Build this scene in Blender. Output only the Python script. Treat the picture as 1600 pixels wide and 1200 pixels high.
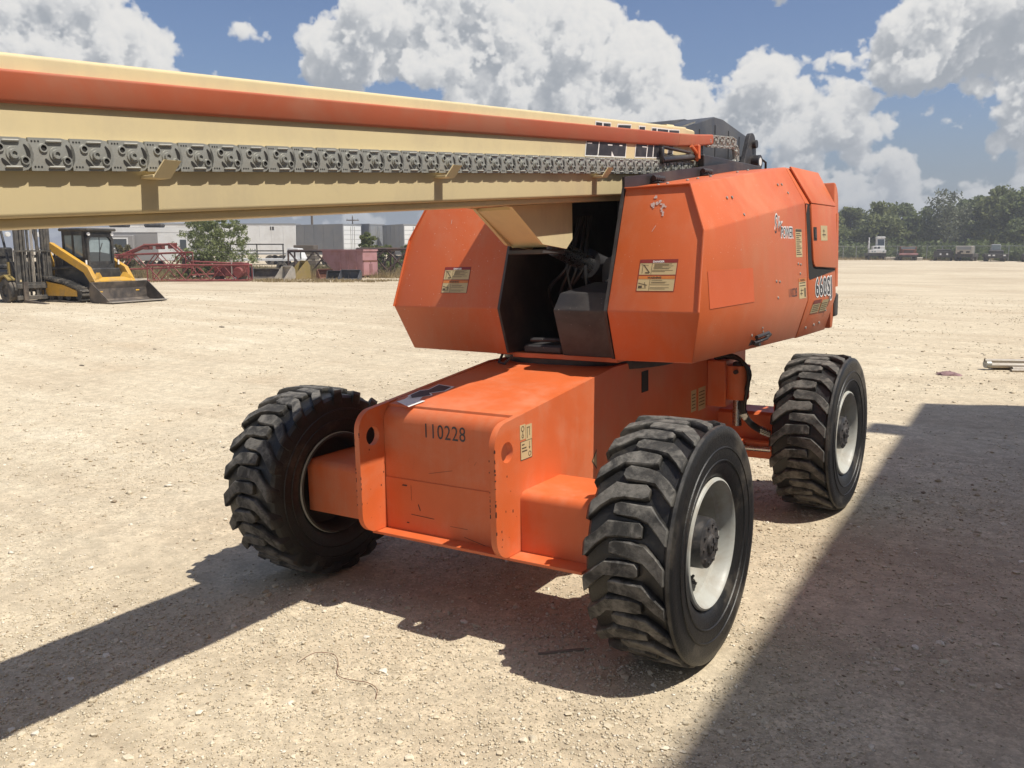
import bpy, bmesh, math, random
import numpy as np
from mathutils import Matrix, Vector

scene = bpy.context.scene
for o in list(bpy.data.objects):
    bpy.data.objects.remove(o)
COL = scene.collection
rad = math.radians

# ------------------------------------------------------------------ frames
# The machine stands on ground that tilts a little; V2W turns its frame into the level world frame.
CAM_POS = Vector((2.4156, -3.3510, 1.7199))
CAM_R = Vector((0.84062, 0.54119, -0.02149)).normalized()
CAM_U = Vector((-0.06228, 0.13601, 0.98875)).normalized()
CAM_F = Vector((-0.53803, 0.82983, -0.14804)).normalized()
FOCAL = 1353.3                       # pixels at 1600 wide
up = CAM_R.cross(CAM_F + CAM_U * ((600 - 387) / FOCAL)).normalized()
yw = (Vector((0, 1, 0)) - up * up.y).normalized()
xw = yw.cross(up).normalized()
V2W = Matrix((xw, yw, up))

# ------------------------------------------------------------------ camera
cam_data = bpy.data.cameras.new("camera")
cam = bpy.data.objects.new("camera", cam_data)
COL.objects.link(cam)
cam_data.sensor_width = 36.0
cam_data.lens = FOCAL / 1600 * 36.0
cam_data.clip_start = 0.05
cam_data.clip_end = 6000
CR, CU, CF = V2W @ CAM_R, V2W @ CAM_U, V2W @ CAM_F
CPOS = V2W @ CAM_POS
cm = Matrix((CR, CU, -CF)).transposed().to_4x4()
cm.translation = CPOS
cam.matrix_world = cm
scene.camera = cam
scene.render.resolution_x = 1024
scene.render.resolution_y = 768
FH = Vector((CF.x, CF.y, 0)).normalized()     # level forward direction
RH = Vector((FH.y, -FH.x, 0))                 # level right direction
CP = math.cos(math.asin(-CF.z))

# ------------------------------------------------------------------ sun
SUN_V = Vector((0.491, 0.024, 0.871)).normalized()
SUN = (V2W @ SUN_V).normalized()
sl = bpy.data.lights.new("sun", 'SUN')
sl.energy = 5.0
sl.angle = rad(0.53)
sl.color = (1.0, 0.95, 0.86)
sun = bpy.data.objects.new("sun", sl)
COL.objects.link(sun)
sun.rotation_euler = (-SUN).to_track_quat('-Z', 'Y').to_euler()
SUN_EL = math.asin(SUN.z)
SUN_AZ = math.atan2(SUN.x, SUN.y)

# ------------------------------------------------------------------ view
scene.view_settings.view_transform = 'Standard'
scene.view_settings.look = 'None'
scene.view_settings.exposure = 0.15
scene.view_settings.gamma = 1.0
scene.view_settings.use_curve_mapping = False

# ------------------------------------------------------------------ world: clear sky with cumulus
world = bpy.data.worlds.new("World")
scene.world = world
world.use_nodes = True
WT = world.node_tree
WT.nodes.clear()

class G:
    """tiny node-graph writer"""
    def __init__(s, tree): s.t = tree
    def n(s, typ, **kw):
        nd = s.t.nodes.new(typ)
        ins = kw.pop('ins', {})
        for k, v in kw.items(): setattr(nd, k, v)
        for k, v in ins.items(): s.set(nd.inputs[k], v)
        return nd
    def set(s, sock, v):
        if hasattr(v, 'is_output') and v.is_output: s.t.links.new(v, sock)
        else: sock.default_value = v
    def m(s, op, a, b=None, c=None, clamp=False):
        nd = s.t.nodes.new('ShaderNodeMath'); nd.operation = op; nd.use_clamp = clamp
        s.set(nd.inputs[0], a)
        if b is not None: s.set(nd.inputs[1], b)
        if c is not None: s.set(nd.inputs[2], c)
        return nd.outputs[0]
    def vm(s, op, a, b=None, scale=None):
        nd = s.t.nodes.new('ShaderNodeVectorMath'); nd.operation = op
        s.set(nd.inputs[0], a)
        if b is not None: s.set(nd.inputs[1], b)
        if scale is not None: s.set(nd.inputs['Scale'], scale)
        return nd.outputs[1] if op in ('LENGTH', 'DOT_PRODUCT', 'DISTANCE') else nd.outputs[0]
    def mix(s, f, a, b, typ='RGBA', blend='MIX'):
        nd = s.t.nodes.new('ShaderNodeMix'); nd.data_type = typ
        if typ == 'RGBA': nd.blend_type = blend
        i = {'FLOAT': (0, 2, 3, 0), 'RGBA': (0, 6, 7, 2)}[typ]
        s.set(nd.inputs[i[0]], f); s.set(nd.inputs[i[1]], a); s.set(nd.inputs[i[2]], b)
        return nd.outputs[i[3]]
    def noise(s, vec, scale, detail=4, rough=0.55, dist=0.0, lac=2.0):
        nd = s.n('ShaderNodeTexNoise', ins={'Scale': scale, 'Detail': detail, 'Roughness': rough, 'Distortion': dist, 'Lacunarity': lac})
        if vec is not None: s.set(nd.inputs['Vector'], vec)
        return nd.outputs['Fac']
    def ramp(s, f, stops, interp='LINEAR'):
        nd = s.t.nodes.new('ShaderNodeValToRGB'); s.set(nd.inputs[0], f)
        nd.color_ramp.interpolation = interp
        e = nd.color_ramp.elements
        while len(e) < len(stops): e.new(0.5)
        for i, (p, c) in enumerate(stops):
            e[i].position = p
            e[i].color = c if len(c) == 4 else (*c, 1)
        return nd.outputs[0]
    def mr(s, v, a, b, c=0.0, d=1.0, smooth=True):
        nd = s.t.nodes.new('ShaderNodeMapRange')
        nd.interpolation_type = 'SMOOTHSTEP' if smooth else 'LINEAR'
        s.set(nd.inputs[0], v)
        for i, q in enumerate((a, b, c, d)): s.set(nd.inputs[1 + i], q)
        return nd.outputs[0]


def cloud_layer(W, H, Dp, az0, az1, el0, el1, clouds, seed, DEEP=13.0, rough=.50, gain=2.4, kmin=.09):
    """a slab of cumulus worked out as a density grid (bearing, elevation, depth in degrees) and lit by the sun:
    returns cover and brightness for every direction of the slab"""
    rng = np.random.default_rng(seed)
    du, dv, dw = (az1 - az0) / W, (el1 - el0) / H, DEEP / Dp
    # fractal noise straight from its spectrum
    kw = np.fft.fftfreq(Dp, dw)[:, None, None]; kv = np.fft.fftfreq(H, dv)[None, :, None]; ku = np.fft.rfftfreq(W, du)[None, None, :]
    k = np.sqrt(kw ** 2 + (kv * .9) ** 2 + ku ** 2).astype(np.float32)
    amp = np.where(k > kmin, (k + .02) ** -2.16, 0).astype(np.float32)
    spec = (rng.standard_normal(k.shape, dtype=np.float32) + 1j * rng.standard_normal(k.shape, dtype=np.float32)) * amp
    noise = np.fft.irfftn(spec, s=(Dp, H, W), axes=(0, 1, 2)).astype(np.float32)
    noise /= noise.std()
    U = (az0 + (np.arange(W) + .5) * du).astype(np.float32); V = (el0 + (np.arange(H) + .5) * dv).astype(np.float32); Wd = ((np.arange(Dp) + .5) * dw - DEEP / 2).astype(np.float32)
    field = np.full((Dp, H, W), -3.0, np.float32)
    def puff(cu, cv, cw, r, ry, floor_v):
        rr = 1.5; pad = 1.1 * DEEP / 13
        i0, i1 = np.searchsorted(U, [cu - r * rr - pad, cu + r * rr + pad]); j0, j1 = np.searchsorted(V, [cv - ry * rr - pad, cv + ry * rr + pad]); k0, k1 = np.searchsorted(Wd, [cw - r * rr - pad, cw + r * rr + pad])
        if i1 <= i0 or j1 <= j0 or k1 <= k0: return
        q = np.sqrt(((U[i0:i1] - cu) / r)[None, None, :] ** 2 + ((V[j0:j1] - cv) / ry)[None, :, None] ** 2 + ((Wd[k0:k1] - cw) / r)[:, None, None] ** 2)
        f = (1 - q) * ry
        f = np.minimum(f, ((V[j0:j1] - floor_v) * .8 + .10 * ry)[None, :, None])
        sub = field[k0:k1, j0:j1, i0:i1]
        np.maximum(sub, f, out=sub)
    for (a, base, w, h, n) in clouds:
        for q in range(int(n)):
            t = rng.uniform(-1, 1); lim = math.sqrt(max(0, 1 - t * t))
            r = min(2.5 * DEEP / 13, h * rng.uniform(.28, .50) * (.55 + .45 * lim))
            puff(a + t * w, base + rng.uniform(.05, .70) * h * lim + r * .2, np.clip(rng.normal(0, .8) * min(w * .5, 2.6), -(DEEP / 2 - 1.7 * r - .6), DEEP / 2 - 1.7 * r - .6), r * 1.25, r, base)
    dens = np.clip((field + rough * noise - .05) * gain, 0, 1)
    # light: how much cloud lies between a cell and the sun
    sd = np.array([SUN.dot(RH0), SUN.z, SUN.dot(FH0)]); tau = np.zeros_like(dens)
    for n_ in (1, 2, 3.2, 4.6, 6.4, 9, 12):
        st = .24 * n_ * DEEP / 13.0
        sh = (int(round(sd[2] * st / dw)), int(round(sd[1] * st / dv)), int(round(sd[0] * st / du)))
        def sl(n, d): return (slice(max(0, -d), n - max(0, d)), slice(max(0, d), n + min(0, d)))
        A = [sl(n, d) for n, d in zip(dens.shape, sh)]
        tau[A[0][0], A[1][0], A[2][0]] += dens[A[0][1], A[1][1], A[2][1]] * (.30 if n_ < 3 else .55)
    lit = .62 * np.exp(-1.15 * tau) + .38 * np.exp(-.30 * tau)
    trans = np.ones((H, W), np.float32); acc = np.zeros((H, W), np.float32)
    for kk in range(Dp):
        a_ = 1 - np.exp(-dens[kk] * dw * 4.2 * 13 / DEEP)
        acc += trans * a_ * lit[kk]; trans *= 1 - a_
    cover = 1 - trans
    return cover, np.where(cover > 1e-3, acc / np.maximum(cover, 1e-3), 1.0)

FH0, RH0 = FH, RH
def sky_image(name, cover, lit):
    H, W = cover.shape
    im = bpy.data.images.new(name, W, H, alpha=True, float_buffer=True)
    im.colorspace_settings.name = 'Non-Color'
    px = np.ones((H, W, 4), np.float32); px[..., 0] = cover; px[..., 1] = lit; px[..., 2] = 0
    im.pixels.foreach_set(px.ravel()); im.update(); im.pack()
    return im

def build_sky():
    g = G(WT)
    out = g.n('ShaderNodeOutputWorld')
    bg = g.n('ShaderNodeBackground')
    bg.inputs['Strength'].default_value = 0.052
    sky = g.n('ShaderNodeTexSky')
    sky.sky_type = 'NISHITA'
    sky.sun_disc = False
    sky.sun_elevation = SUN_EL
    sky.sun_rotation = SUN_AZ
    sky.air_density = 1.0
    sky.dust_density = 1.6
    sky.ozone_density = 1.6
    tc = g.n('ShaderNodeTexCoord').outputs['Generated']
    sp = g.n('ShaderNodeSeparateXYZ'); g.set(sp.inputs[0], tc)
    az = g.m('ARCTAN2', sp.outputs[0], sp.outputs[1])
    el = g.m('ARCSINE', sp.outputs[2])
    da = g.m('WRAP', g.m('SUBTRACT', az, math.atan2(FH.x, FH.y)), math.pi, -math.pi)
    # cumulus: (bearing, base elevation, half width, height, puffs) in degrees, bearings from the yard's view axis
    near = [(-29.5, 8.0, 5.6, 8.5, 60), (-22.0, 9.2, 1.0, 2.6, 10), (-16.4, 12.5, .75, .55, 9), (-11.6, 11.8, 1.2, 1.5, 12), (-7.0, 10.6, 3.6, 4.6, 40), (-3.0, 10.0, 3.2, 6.2, 36),
            (1.6, 7.8, 3.8, 8.0, 60), (7.4, 7.0, 2.6, 5.6, 36), (11.6, 6.4, 1.5, 3.6, 18), (15.4, 7.6, 1.5, 2.6, 18), (19.4, 6.4, 2.0, 2.8, 20), (20.4, 10.6, 1.2, 1.6, 12), (27.0, 9.8, 3.2, 5.8, 46), (33.5, 8.4, 3.6, 5.0, 30), (23.6, 9.6, 1.2, 2.0, 10),
            (17.0, 15.3, .7, .6, 8), (20.2, 15.2, .5, 1.0, 7), (31.0, 14.8, 4.0, 2.4, 26)]
    rg = np.random.default_rng(12)
    for row, hh in ((8.2, 1.5), (6.8, 1.5), (5.5, 1.25), (4.4, 1.05), (3.5, .85), (2.6, .7), (1.8, .55), (1.1, .45)):
        a = -38.0
        while a < 38:
            w = rg.uniform(1.2, 3.4) * (.5 + row / 12)
            if rg.random() < (.80 if a > 13 else .5): near.append((a, row + rg.uniform(-.4, .4), w * .8, hh * rg.uniform(.6, 1.3), 7))
            a += w * 1.5
    cov, lit = cloud_layer(1280, 330, 40, -40, 40, -1, 19.6, near, 5)
    im1 = sky_image('cumulus_ahead', cov, lit)
    far = []
    for row, hh, n in ((70, 9, 5), (50, 9, 9), (34, 8, 14), (24, 6.5, 17), (16, 5.5, 20), (10, 4, 28), (6, 2.6, 36), (3, 1.4, 50)):
        for i in range(n):
            if rg.random() < .36: far.append((rg.uniform(-180, 180), row + rg.uniform(-2, 2) * hh / 5, hh * rg.uniform(.7, 1.6), hh * rg.uniform(.6, 1.1), 22))
    cov, lit = cloud_layer(900, 240, 16, -180, 180, 0, 90, far, 6, DEEP=30.0, rough=.9, gain=1.2, kmin=.03)
    im2 = sky_image('cumulus_around', cov, lit)
    def look(im, a0, a1, e0, e1):
        u = g.mr(da, rad(a0), rad(a1), 0, 1, False); v = g.mr(el, rad(e0), rad(e1), 0, 1, False)
        cb = g.n('ShaderNodeCombineXYZ'); g.set(cb.inputs[0], u); g.set(cb.inputs[1], v)
        t = g.n('ShaderNodeTexImage', image=im, extension='EXTEND', interpolation='Linear'); g.set(t.inputs[0], cb.outputs[0])
        s = g.n('ShaderNodeSeparateColor'); g.set(s.inputs[0], t.outputs[0])
        return s.outputs[0], s.outputs[1]
    c1, l1 = look(im1, -40, 40, -1, 19.6); c2, l2 = look(im2, -180, 180, 0, 90)
    inside = g.m('MULTIPLY', g.mr(g.m('ABSOLUTE', da), rad(34), rad(39), 1, 0), g.mr(el, rad(17), rad(19), 1, 0))
    cover = g.mix(inside, c2, c1, 'FLOAT'); litv = g.mix(inside, l2, l1, 'FLOAT')
    ccol = g.ramp(litv, [(0, (5.0, 5.5, 6.1)), (.15, (6.3, 6.8, 7.5)), (.38, (9.2, 9.5, 9.9)), (.70, (12.9, 12.9, 12.8)), (1, (14.2, 14.0, 13.6))])
    air = g.mr(el, rad(0), rad(11), .62, 0)
    ccol = g.mix(air, ccol, (6.0, 6.8, 7.8, 1))
    skc = g.vm('MULTIPLY', sky.outputs[0], (1.50, 1.55, 1.80))
    skc = g.mix(g.mr(el, rad(-1), rad(10), .88, 0), skc, (4.9, 5.7, 6.8, 1))
    g.set(bg.inputs['Color'], g.mix(cover, skc, ccol))
    WT.links.new(bg.outputs[0], out.inputs[0])
build_sky()

# ------------------------------------------------------------------ helpers
class MB:
    def __init__(s): s.v = []; s.f = []; s.mi = []
    def add(s, verts, faces, m=0, mat=None):
        b = len(s.v)
        if mat is not None: verts = [mat @ Vector(p) for p in verts]
        s.v.extend([tuple(p) for p in verts])
        for f in faces:
            s.f.append(tuple(b + i for i in f)); s.mi.append(m)
        return s
    def box(s, lo, hi, m=0, bev=0.0, mat=None):
        lo = [min(a, b) for a, b in zip(lo, hi)], [max(a, b) for a, b in zip(lo, hi)]
        lo, hi = lo
        if bev <= 0:
            v = [(x, y, z) for x in (lo[0], hi[0]) for y in (lo[1], hi[1]) for z in (lo[2], hi[2])]
            f = [(0, 1, 3, 2), (4, 6, 7, 5), (0, 4, 5, 1), (2, 3, 7, 6), (0, 2, 6, 4), (1, 5, 7, 3)]
            return s.add(v, f, m, mat)
        bev = min(bev, *[(h - l) * .45 for l, h in zip(lo, hi)])
        idx = {}; v = []
        for c in range(8):
            sg = [(c >> k) & 1 for k in range(3)]
            for a in range(3):
                p = []
                for k in range(3):
                    e = hi[k] if sg[k] else lo[k]
                    if k != a: e += -bev if sg[k] else bev
                    p.append(e)
                idx[(c, a)] = len(v); v.append(p)
        f = []
        for a in range(3):
            b, c2 = [k for k in range(3) if k != a]
            for sgn in (0, 1):
                cs = []
                for (p, q) in ((0, 0), (1, 0), (1, 1), (0, 1)):
                    cs.append((sgn << a) | (p << b) | (q << c2))
                f.append([idx[(c, a)] for c in cs])
        for a in range(3):
            b, c2 = [k for k in range(3) if k != a]
            for p in (0, 1):
                for q in (0, 1):
                    c0 = (p << b) | (q << c2); c1 = c0 | (1 << a)
                    f.append([idx[(c0, b)], idx[(c0, c2)], idx[(c1, c2)], idx[(c1, b)]])
        for c in range(8): f.append([idx[(c, 0)], idx[(c, 1)], idx[(c, 2)]])
        return s.add(v, f, m, mat)
    def prism(s, poly, axis, a, b, m=0, mat=None):
        """polygon (two coords, the axes left after `axis` in x,y,z order) pushed from a to b along axis"""
        n = len(poly)
        def mk(p, t):
            q = [p[0], p[1]]; q.insert(axis, t); return q
        v = [mk(p, a) for p in poly] + [mk(p, b) for p in poly]
        f = [tuple(range(n)), tuple(range(2 * n - 1, n - 1, -1))]
        f += [(i, (i + 1) % n, n + (i + 1) % n, n + i) for i in range(n)]
        return s.add(v, f, m, mat)
    def loft(s, rings, m=0, caps=True, closed=True, mat=None):
        n = len(rings[0]); v = [p for r in rings for p in r]; f = []
        for k in range(len(rings) - 1):
            for i in range(n if closed else n - 1):
                j = (i + 1) % n
                f.append((k * n + i, k * n + j, (k + 1) * n + j, (k + 1) * n + i))
        if caps:
            f.append(tuple(range(n - 1, -1, -1))); f.append(tuple(range((len(rings) - 1) * n, len(rings) * n)))
        return s.add(v, f, m, mat)
    def tube(s, path, r, seg=8, m=0, mat=None, rr=None):
        P = [Vector(p) for p in path]; rings = []
        t0 = (P[1] - P[0]).normalized()
        nrm = t0.orthogonal().normalized()
        for i, p in enumerate(P):
            t = (P[min(i + 1, len(P) - 1)] - P[max(i - 1, 0)])
            t = t.normalized() if t.length > 1e-9 else t0
            nrm = (nrm - t * nrm.dot(t))
            nrm = nrm.normalized() if nrm.length > 1e-6 else t.orthogonal().normalized()
            bn = t.cross(nrm); R = rr[i] if rr else r
            rings.append([p + (nrm * math.cos(2 * math.pi * k / seg) + bn * math.sin(2 * math.pi * k / seg)) * R for k in range(seg)])
        return s.loft(rings, m, True, True, mat)
    def cyl(s, p0, p1, r0, r1=None, seg=16, m=0, mat=None):
        return s.tube([p0, p1], r0, seg, m, mat, rr=[r0, r0 if r1 is None else r1])
    def lathe(s, prof, axis=0, org=(0, 0, 0), seg=32, m=0, closed=False, mat=None):
        """prof: (along axis, radius)"""
        n = len(prof); v = []; f = []
        o = Vector(org)
        for k in range(seg):
            a = 2 * math.pi * k / seg; c, sn = math.cos(a), math.sin(a)
            for (t, r) in prof:
                q = [r * c, r * sn]; q.insert(axis, t); v.append(o + Vector(q))
        for k in range(seg):
            j = (k + 1) % seg
            for i in range(n if closed else n - 1):
                i2 = (i + 1) % n
                f.append((k * n + i, k * n + i2, j * n + i2, j * n + i))
        return s.add(v, f, m, mat)
    def quad(s, a, b, c, d, m=0): return s.add([a, b, c, d], [(0, 1, 2, 3)], m)
    def mesh(s, name, mats, smooth=None, bevel=0.0, bevseg=2, fix=True):
        me = bpy.data.meshes.new(name)
        me.from_pydata(s.v, [], s.f)
        if not isinstance(mats, (list, tuple)): mats = [mats]
        for mm in mats: me.materials.append(mm)
        if len(mats) > 1: me.polygons.foreach_set('material_index', s.mi)
        if fix or bevel:
            bm = bmesh.new(); bm.from_mesh(me)
            if bevel:
                bmesh.ops.remove_doubles(bm, verts=bm.verts, dist=1e-5)
            bmesh.ops.recalc_face_normals(bm, faces=bm.faces)
            if bevel:
                es = [e for e in bm.edges if len(e.link_faces) == 2 and e.calc_face_angle(0) > rad(22)]
                bmesh.ops.bevel(bm, geom=es, offset=bevel, segments=bevseg, profile=.5, affect='EDGES', clamp_overlap=True)
            bm.to_mesh(me); bm.free()
        if smooth is not None:
            me.shade_smooth()
            me.set_sharp_from_angle(angle=rad(smooth))
        me.update()
        return me
    def build(s, name, mats, parent=None, smooth=None, bevel=0.0, rotz=0.0, loc=None, bevseg=2, fix=True):
        return link(name, s.mesh(name, mats, smooth, bevel, bevseg, fix), parent, rotz, loc)

def link(name, data, parent=None, rotz=0.0, loc=None):
    o = bpy.data.objects.new(name, data)
    COL.objects.link(o)
    if parent is not None: o.parent = parent
    if rotz: o.rotation_euler = (0, 0, rotz)
    if loc is not None: o.location = loc
    return o

def thing(name, label, cat, loc=(0, 0, 0), rotz=0.0, group=None):
    o = link(name, None, None, rotz, loc)
    o.empty_display_size = .2
    return tag(o, label, cat, group)

def tag(o, label, cat, group=None, kind=None):
    if label: o['label'] = label
    if cat: o['category'] = cat
    if group: o['group'] = group
    if kind: o['kind'] = kind
    return o

def copy_tree(o, parent=None):
    c = o.copy(); COL.objects.link(c); c.parent = parent
    for ch in list(o.children): copy_tree(ch, c)
    return c

_txt = {}
def text_geo(body, size, bold=0.0, shear=0.0, spacing=1.0):
    """flat letter faces of a line of writing, centred on x, baseline at y = 0"""
    key = (body, size, bold, shear, spacing)
    if key in _txt: return _txt[key]
    cu = bpy.data.curves.new('lettering', 'FONT')
    cu.body = body; cu.size = size; cu.offset = bold; cu.shear = shear; cu.space_character = spacing
    cu.align_x = 'CENTER'; cu.resolution_u = 3
    ob = bpy.data.objects.new('lettering', cu)
    COL.objects.link(ob)
    bpy.context.view_layer.update()
    me = ob.to_mesh()
    v = [tuple(p.co) for p in me.vertices]; f = [tuple(p.vertices) for p in me.polygons]
    ob.to_mesh_clear()
    bpy.data.objects.remove(ob); bpy.data.curves.remove(cu)
    _txt[key] = (v, f)
    return v, f

def put_text(mb, body, size, org, xdir, ydir, m=0, bold=0.0, shear=0.0, sx=1.0, lift=0.0, spacing=1.0):
    v, f = text_geo(body, size, bold, shear, spacing)
    X = Vector(xdir).normalized(); Y = Vector(ydir).normalized(); N = X.cross(Y)
    o = Vector(org) + N * lift
    mb.add([o + X * (p[0] * sx) + Y * p[1] for p in v], f, m)

def spline(pts, n=6):
    out = []
    for a in range(len(pts) - 1):
        p0 = Vector(pts[max(a - 1, 0)]); p1 = Vector(pts[a]); p2 = Vector(pts[a + 1]); p3 = Vector(pts[min(a + 2, len(pts) - 1)])
        for k in range(n):
            t = k / n
            out.append(.5 * ((2 * p1) + (p2 - p0) * t + (2 * p0 - 5 * p1 + 4 * p2 - p3) * t * t + (3 * p1 - p0 - 3 * p2 + p3) * t ** 3))
    out.append(Vector(pts[-1])); return out

# ------------------------------------------------------------------ materials
def new_mat(name):
    m = bpy.data.materials.new(name); m.use_nodes = True
    m.node_tree.nodes.clear()
    g = G(m.node_tree)
    out = g.n('ShaderNodeOutputMaterial')
    bs = g.n('ShaderNodeBsdfPrincipled')
    m.node_tree.links.new(bs.outputs[0], out.inputs[0])
    return m, g, bs

def c4(c): return (c[0], c[1], c[2], 1.0)

def mottled(name, base, rough=.6, var=.18, scale=3.0, metal=0.0, bump=0.0, bscale=60, dirt=None, dirt_amt=.35, dirt_scale=2.0, spec=.5, specks=None, speck_scale=55, coat=0.0, streak=0.0):
    """a surface colour that drifts, with optional grime patches, fine relief and scattered specks"""
    m, g, bs = new_mat(name)
    tc = g.n('ShaderNodeTexCoord').outputs['Object']
    n1 = g.noise(tc, scale, 5, .6)
    k = g.mr(n1, .25, .75, 1 - var, 1 + var, False)
    col = g.vm('MULTIPLY', (base[0], base[1], base[2]), g.vm('SCALE', (1, 1, 1), scale=k))
    rr = g.m('ADD', rough - .08, g.m('MULTIPLY', g.noise(tc, scale * 5, 4, .6), .16))
    if dirt:
        n2 = g.noise(tc, dirt_scale, 6, .68, .4)
        if streak:
            mp = g.n('ShaderNodeMapping', ins={'Scale': (7, 7, .55)}); g.set(mp.inputs['Vector'], tc)
            n2 = g.m('ADD', g.m('MULTIPLY', n2, 1 - .5 * streak), g.m('MULTIPLY', g.noise(mp.outputs[0], 1.6, 5, .7, .3), .5 * streak))
        f = g.m('MULTIPLY', g.mr(n2, .42, .66), dirt_amt)
        col = g.mix(f, col, c4(dirt))
        rr = g.m('ADD', rr, g.m('MULTIPLY', f, .35))
    if specks:
        vo = g.n('ShaderNodeTexVoronoi', ins={'Scale': speck_scale}); g.set(vo.inputs['Vector'], tc)
        rn = g.n('ShaderNodeSeparateColor'); g.set(rn.inputs[0], vo.outputs['Color'])
        sz = g.m('MULTIPLY', g.m('POWER', rn.outputs[0], 3.5), .17)
        f = g.m('MULTIPLY', g.m('LESS_THAN', vo.outputs['Distance'], sz), g.mr(g.noise(tc, 2.6, 2), .4, .6))
        col = g.mix(g.m('MULTIPLY', f, .75), col, c4(specks))
    g.set(bs.inputs['Base Color'], col)
    g.set(bs.inputs['Roughness'], rr)
    bs.inputs['Metallic'].default_value = metal
    bs.inputs['Specular IOR Level'].default_value = spec
    if coat: bs.inputs['Coat Weight'].default_value = coat; bs.inputs['Coat Roughness'].default_value = .25
    if bump:
        b = g.n('ShaderNodeBump', ins={'Strength': bump, 'Distance': .01})
        g.set(b.inputs['Height'], g.noise(tc, bscale, 5, .6))
        g.set(bs.inputs['Normal'], b.outputs[0])
    return m

M = {}
ORANGE = (.63, .132, .036)
M['orange'] = mottled('orange_paint', ORANGE, .46, .10, 1.8, dirt=(.60, .26, .145), dirt_amt=.5, dirt_scale=2.2, streak=.5, bump=.05, bscale=9)
M['orange_hood'] = mottled('orange_hood_paint', ORANGE, .42, .07, 1.3, dirt=(.60, .25, .14), dirt_amt=.48, dirt_scale=1.6, streak=.6, specks=(.8, .66, .56), speck_scale=72, bump=.05, bscale=4)
M['orange_guard'] = mottled('dull_guard_paint', (.44, .105, .045), .55, .10, 1.5, dirt=(.40, .17, .10), dirt_amt=.6, dirt_scale=2.5)  # darker, duller orange than the hood paint
M['orange_fresh'] = mottled('fresh_orange_paint', (.60, .098, .016), .46, .04, 2.0)
M['chip'] = mottled('bare_rusty_steel', (.06, .022, .016), .7, .4, 30)
M['cream'] = mottled('cream_boom_paint', (.68, .555, .315), .48, .05, 1.2, dirt=(.50, .41, .26), dirt_amt=.5, dirt_scale=2.4, bump=.03, bscale=6, streak=.5)
M['galv'] = mottled('galvanised_steel', (.38, .38, .345), .46, .24, 14, metal=.4, dirt=(.20, .17, .13), dirt_amt=.45, dirt_scale=9, bump=.06, bscale=90)
M['darkhole'] = mottled('dark_cavity', (.022, .02, .018), .8, .1)
M['black_plastic'] = mottled('black_plastic', (.035, .033, .034), .55, .25, 5, dirt=(.13, .115, .10), dirt_amt=.45, dirt_scale=3, bump=.1, bscale=160, specks=(.4, .37, .33), speck_scale=45)
M['black_paint'] = mottled('black_paint', (.03, .029, .031), .42, .3, 4, dirt=(.13, .12, .11), dirt_amt=.5, dirt_scale=2.5)
M['charcoal'] = mottled('charcoal_cover', (.055, .058, .065), .5, .25, 3, dirt=(.13, .13, .13), dirt_amt=.5, dirt_scale=2.2)
M['hose'] = mottled('hose_rubber', (.016, .016, .017), .42, .2, 20)
M['steel'] = mottled('bright_steel', (.55, .55, .54), .28, .08, 20, metal=1.0)
M['rim'] = mottled('rim_paint', (.42, .42, .38), .42, .08, 4, dirt=(.28, .23, .17), dirt_amt=.6, dirt_scale=5)
M['rim_back'] = mottled('shaded_muddy_rim_back', (.05, .042, .035), .8, .3, 6)  # brown-black holds the shade on the wheel's inner side as well as mud
M['hub'] = mottled('hub_grey', (.032, .031, .032), .42, .3, 10, dirt=(.12, .10, .085), dirt_amt=.5, dirt_scale=14)
M['white_print'] = mottled('white_print', (.80, .79, .76), .55, .04, 8)
M['black_print'] = mottled('black_print', (.03, .03, .034), .5, .15, 8, dirt=(.10, .10, .11), dirt_amt=.5, dirt_scale=10)
M['label_cream'] = mottled('label_cream', (.55, .43, .23), .55, .06, 9)
M['label_red'] = mottled('label_red', (.26, .035, .03), .5, .06, 9)
M['label_orange'] = mottled('label_orange', (.60, .20, .05), .5, .06, 9)
M['label_ink'] = mottled('label_ink', (.09, .065, .04), .6, .1, 9)
M['paint_scar'] = mottled('scraped_primer', (.62, .47, .42), .6, .1, 9)

def tyre_mat():
    m, g, bs = new_mat('tyre_rubber')
    tc = g.n('ShaderNodeTexCoord').outputs['Object']
    n1 = g.noise(tc, 4.0, 6, .65); n2 = g.noise(tc, 26, 5, .7)
    sp = g.n('ShaderNodeSeparateXYZ'); g.set(sp.inputs[0], tc)
    rr = g.m('SQRT', g.m('ADD', g.m('MULTIPLY', sp.outputs[1], sp.outputs[1]), g.m('MULTIPLY', sp.outputs[2], sp.outputs[2])))
    worn = g.mr(rr, .488, .507)                        # lug crowns are scuffed pale by the ground
    f = g.m('MULTIPLY', worn, g.mr(n2, .25, .6, .45, 1))
    n3 = g.noise(tc, 11, 5, .7, .5)
    scuff = g.mix(g.mr(n3, .38, .62), (.034, .032, .029, 1), g.mix(n2, (.10, .094, .083, 1), (.22, .205, .18, 1)))
    dust = g.mr(n1, .50, .70)
    col = g.mix(f, g.mix(dust, (.011, .0105, .010, 1), (.085, .073, .058, 1)), scuff)
    g.set(bs.inputs['Base Color'], col)
    g.set(bs.inputs['Roughness'], g.m('ADD', .42, g.m('MULTIPLY', f, .42)))
    b = g.n('ShaderNodeBump', ins={'Strength': .5, 'Distance': .006}); g.set(b.inputs['Height'], g.noise(tc, 60, 6, .72))
    g.set(bs.inputs['Normal'], b.outputs[0])
    return m
M['tyre'] = tyre_mat()

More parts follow.
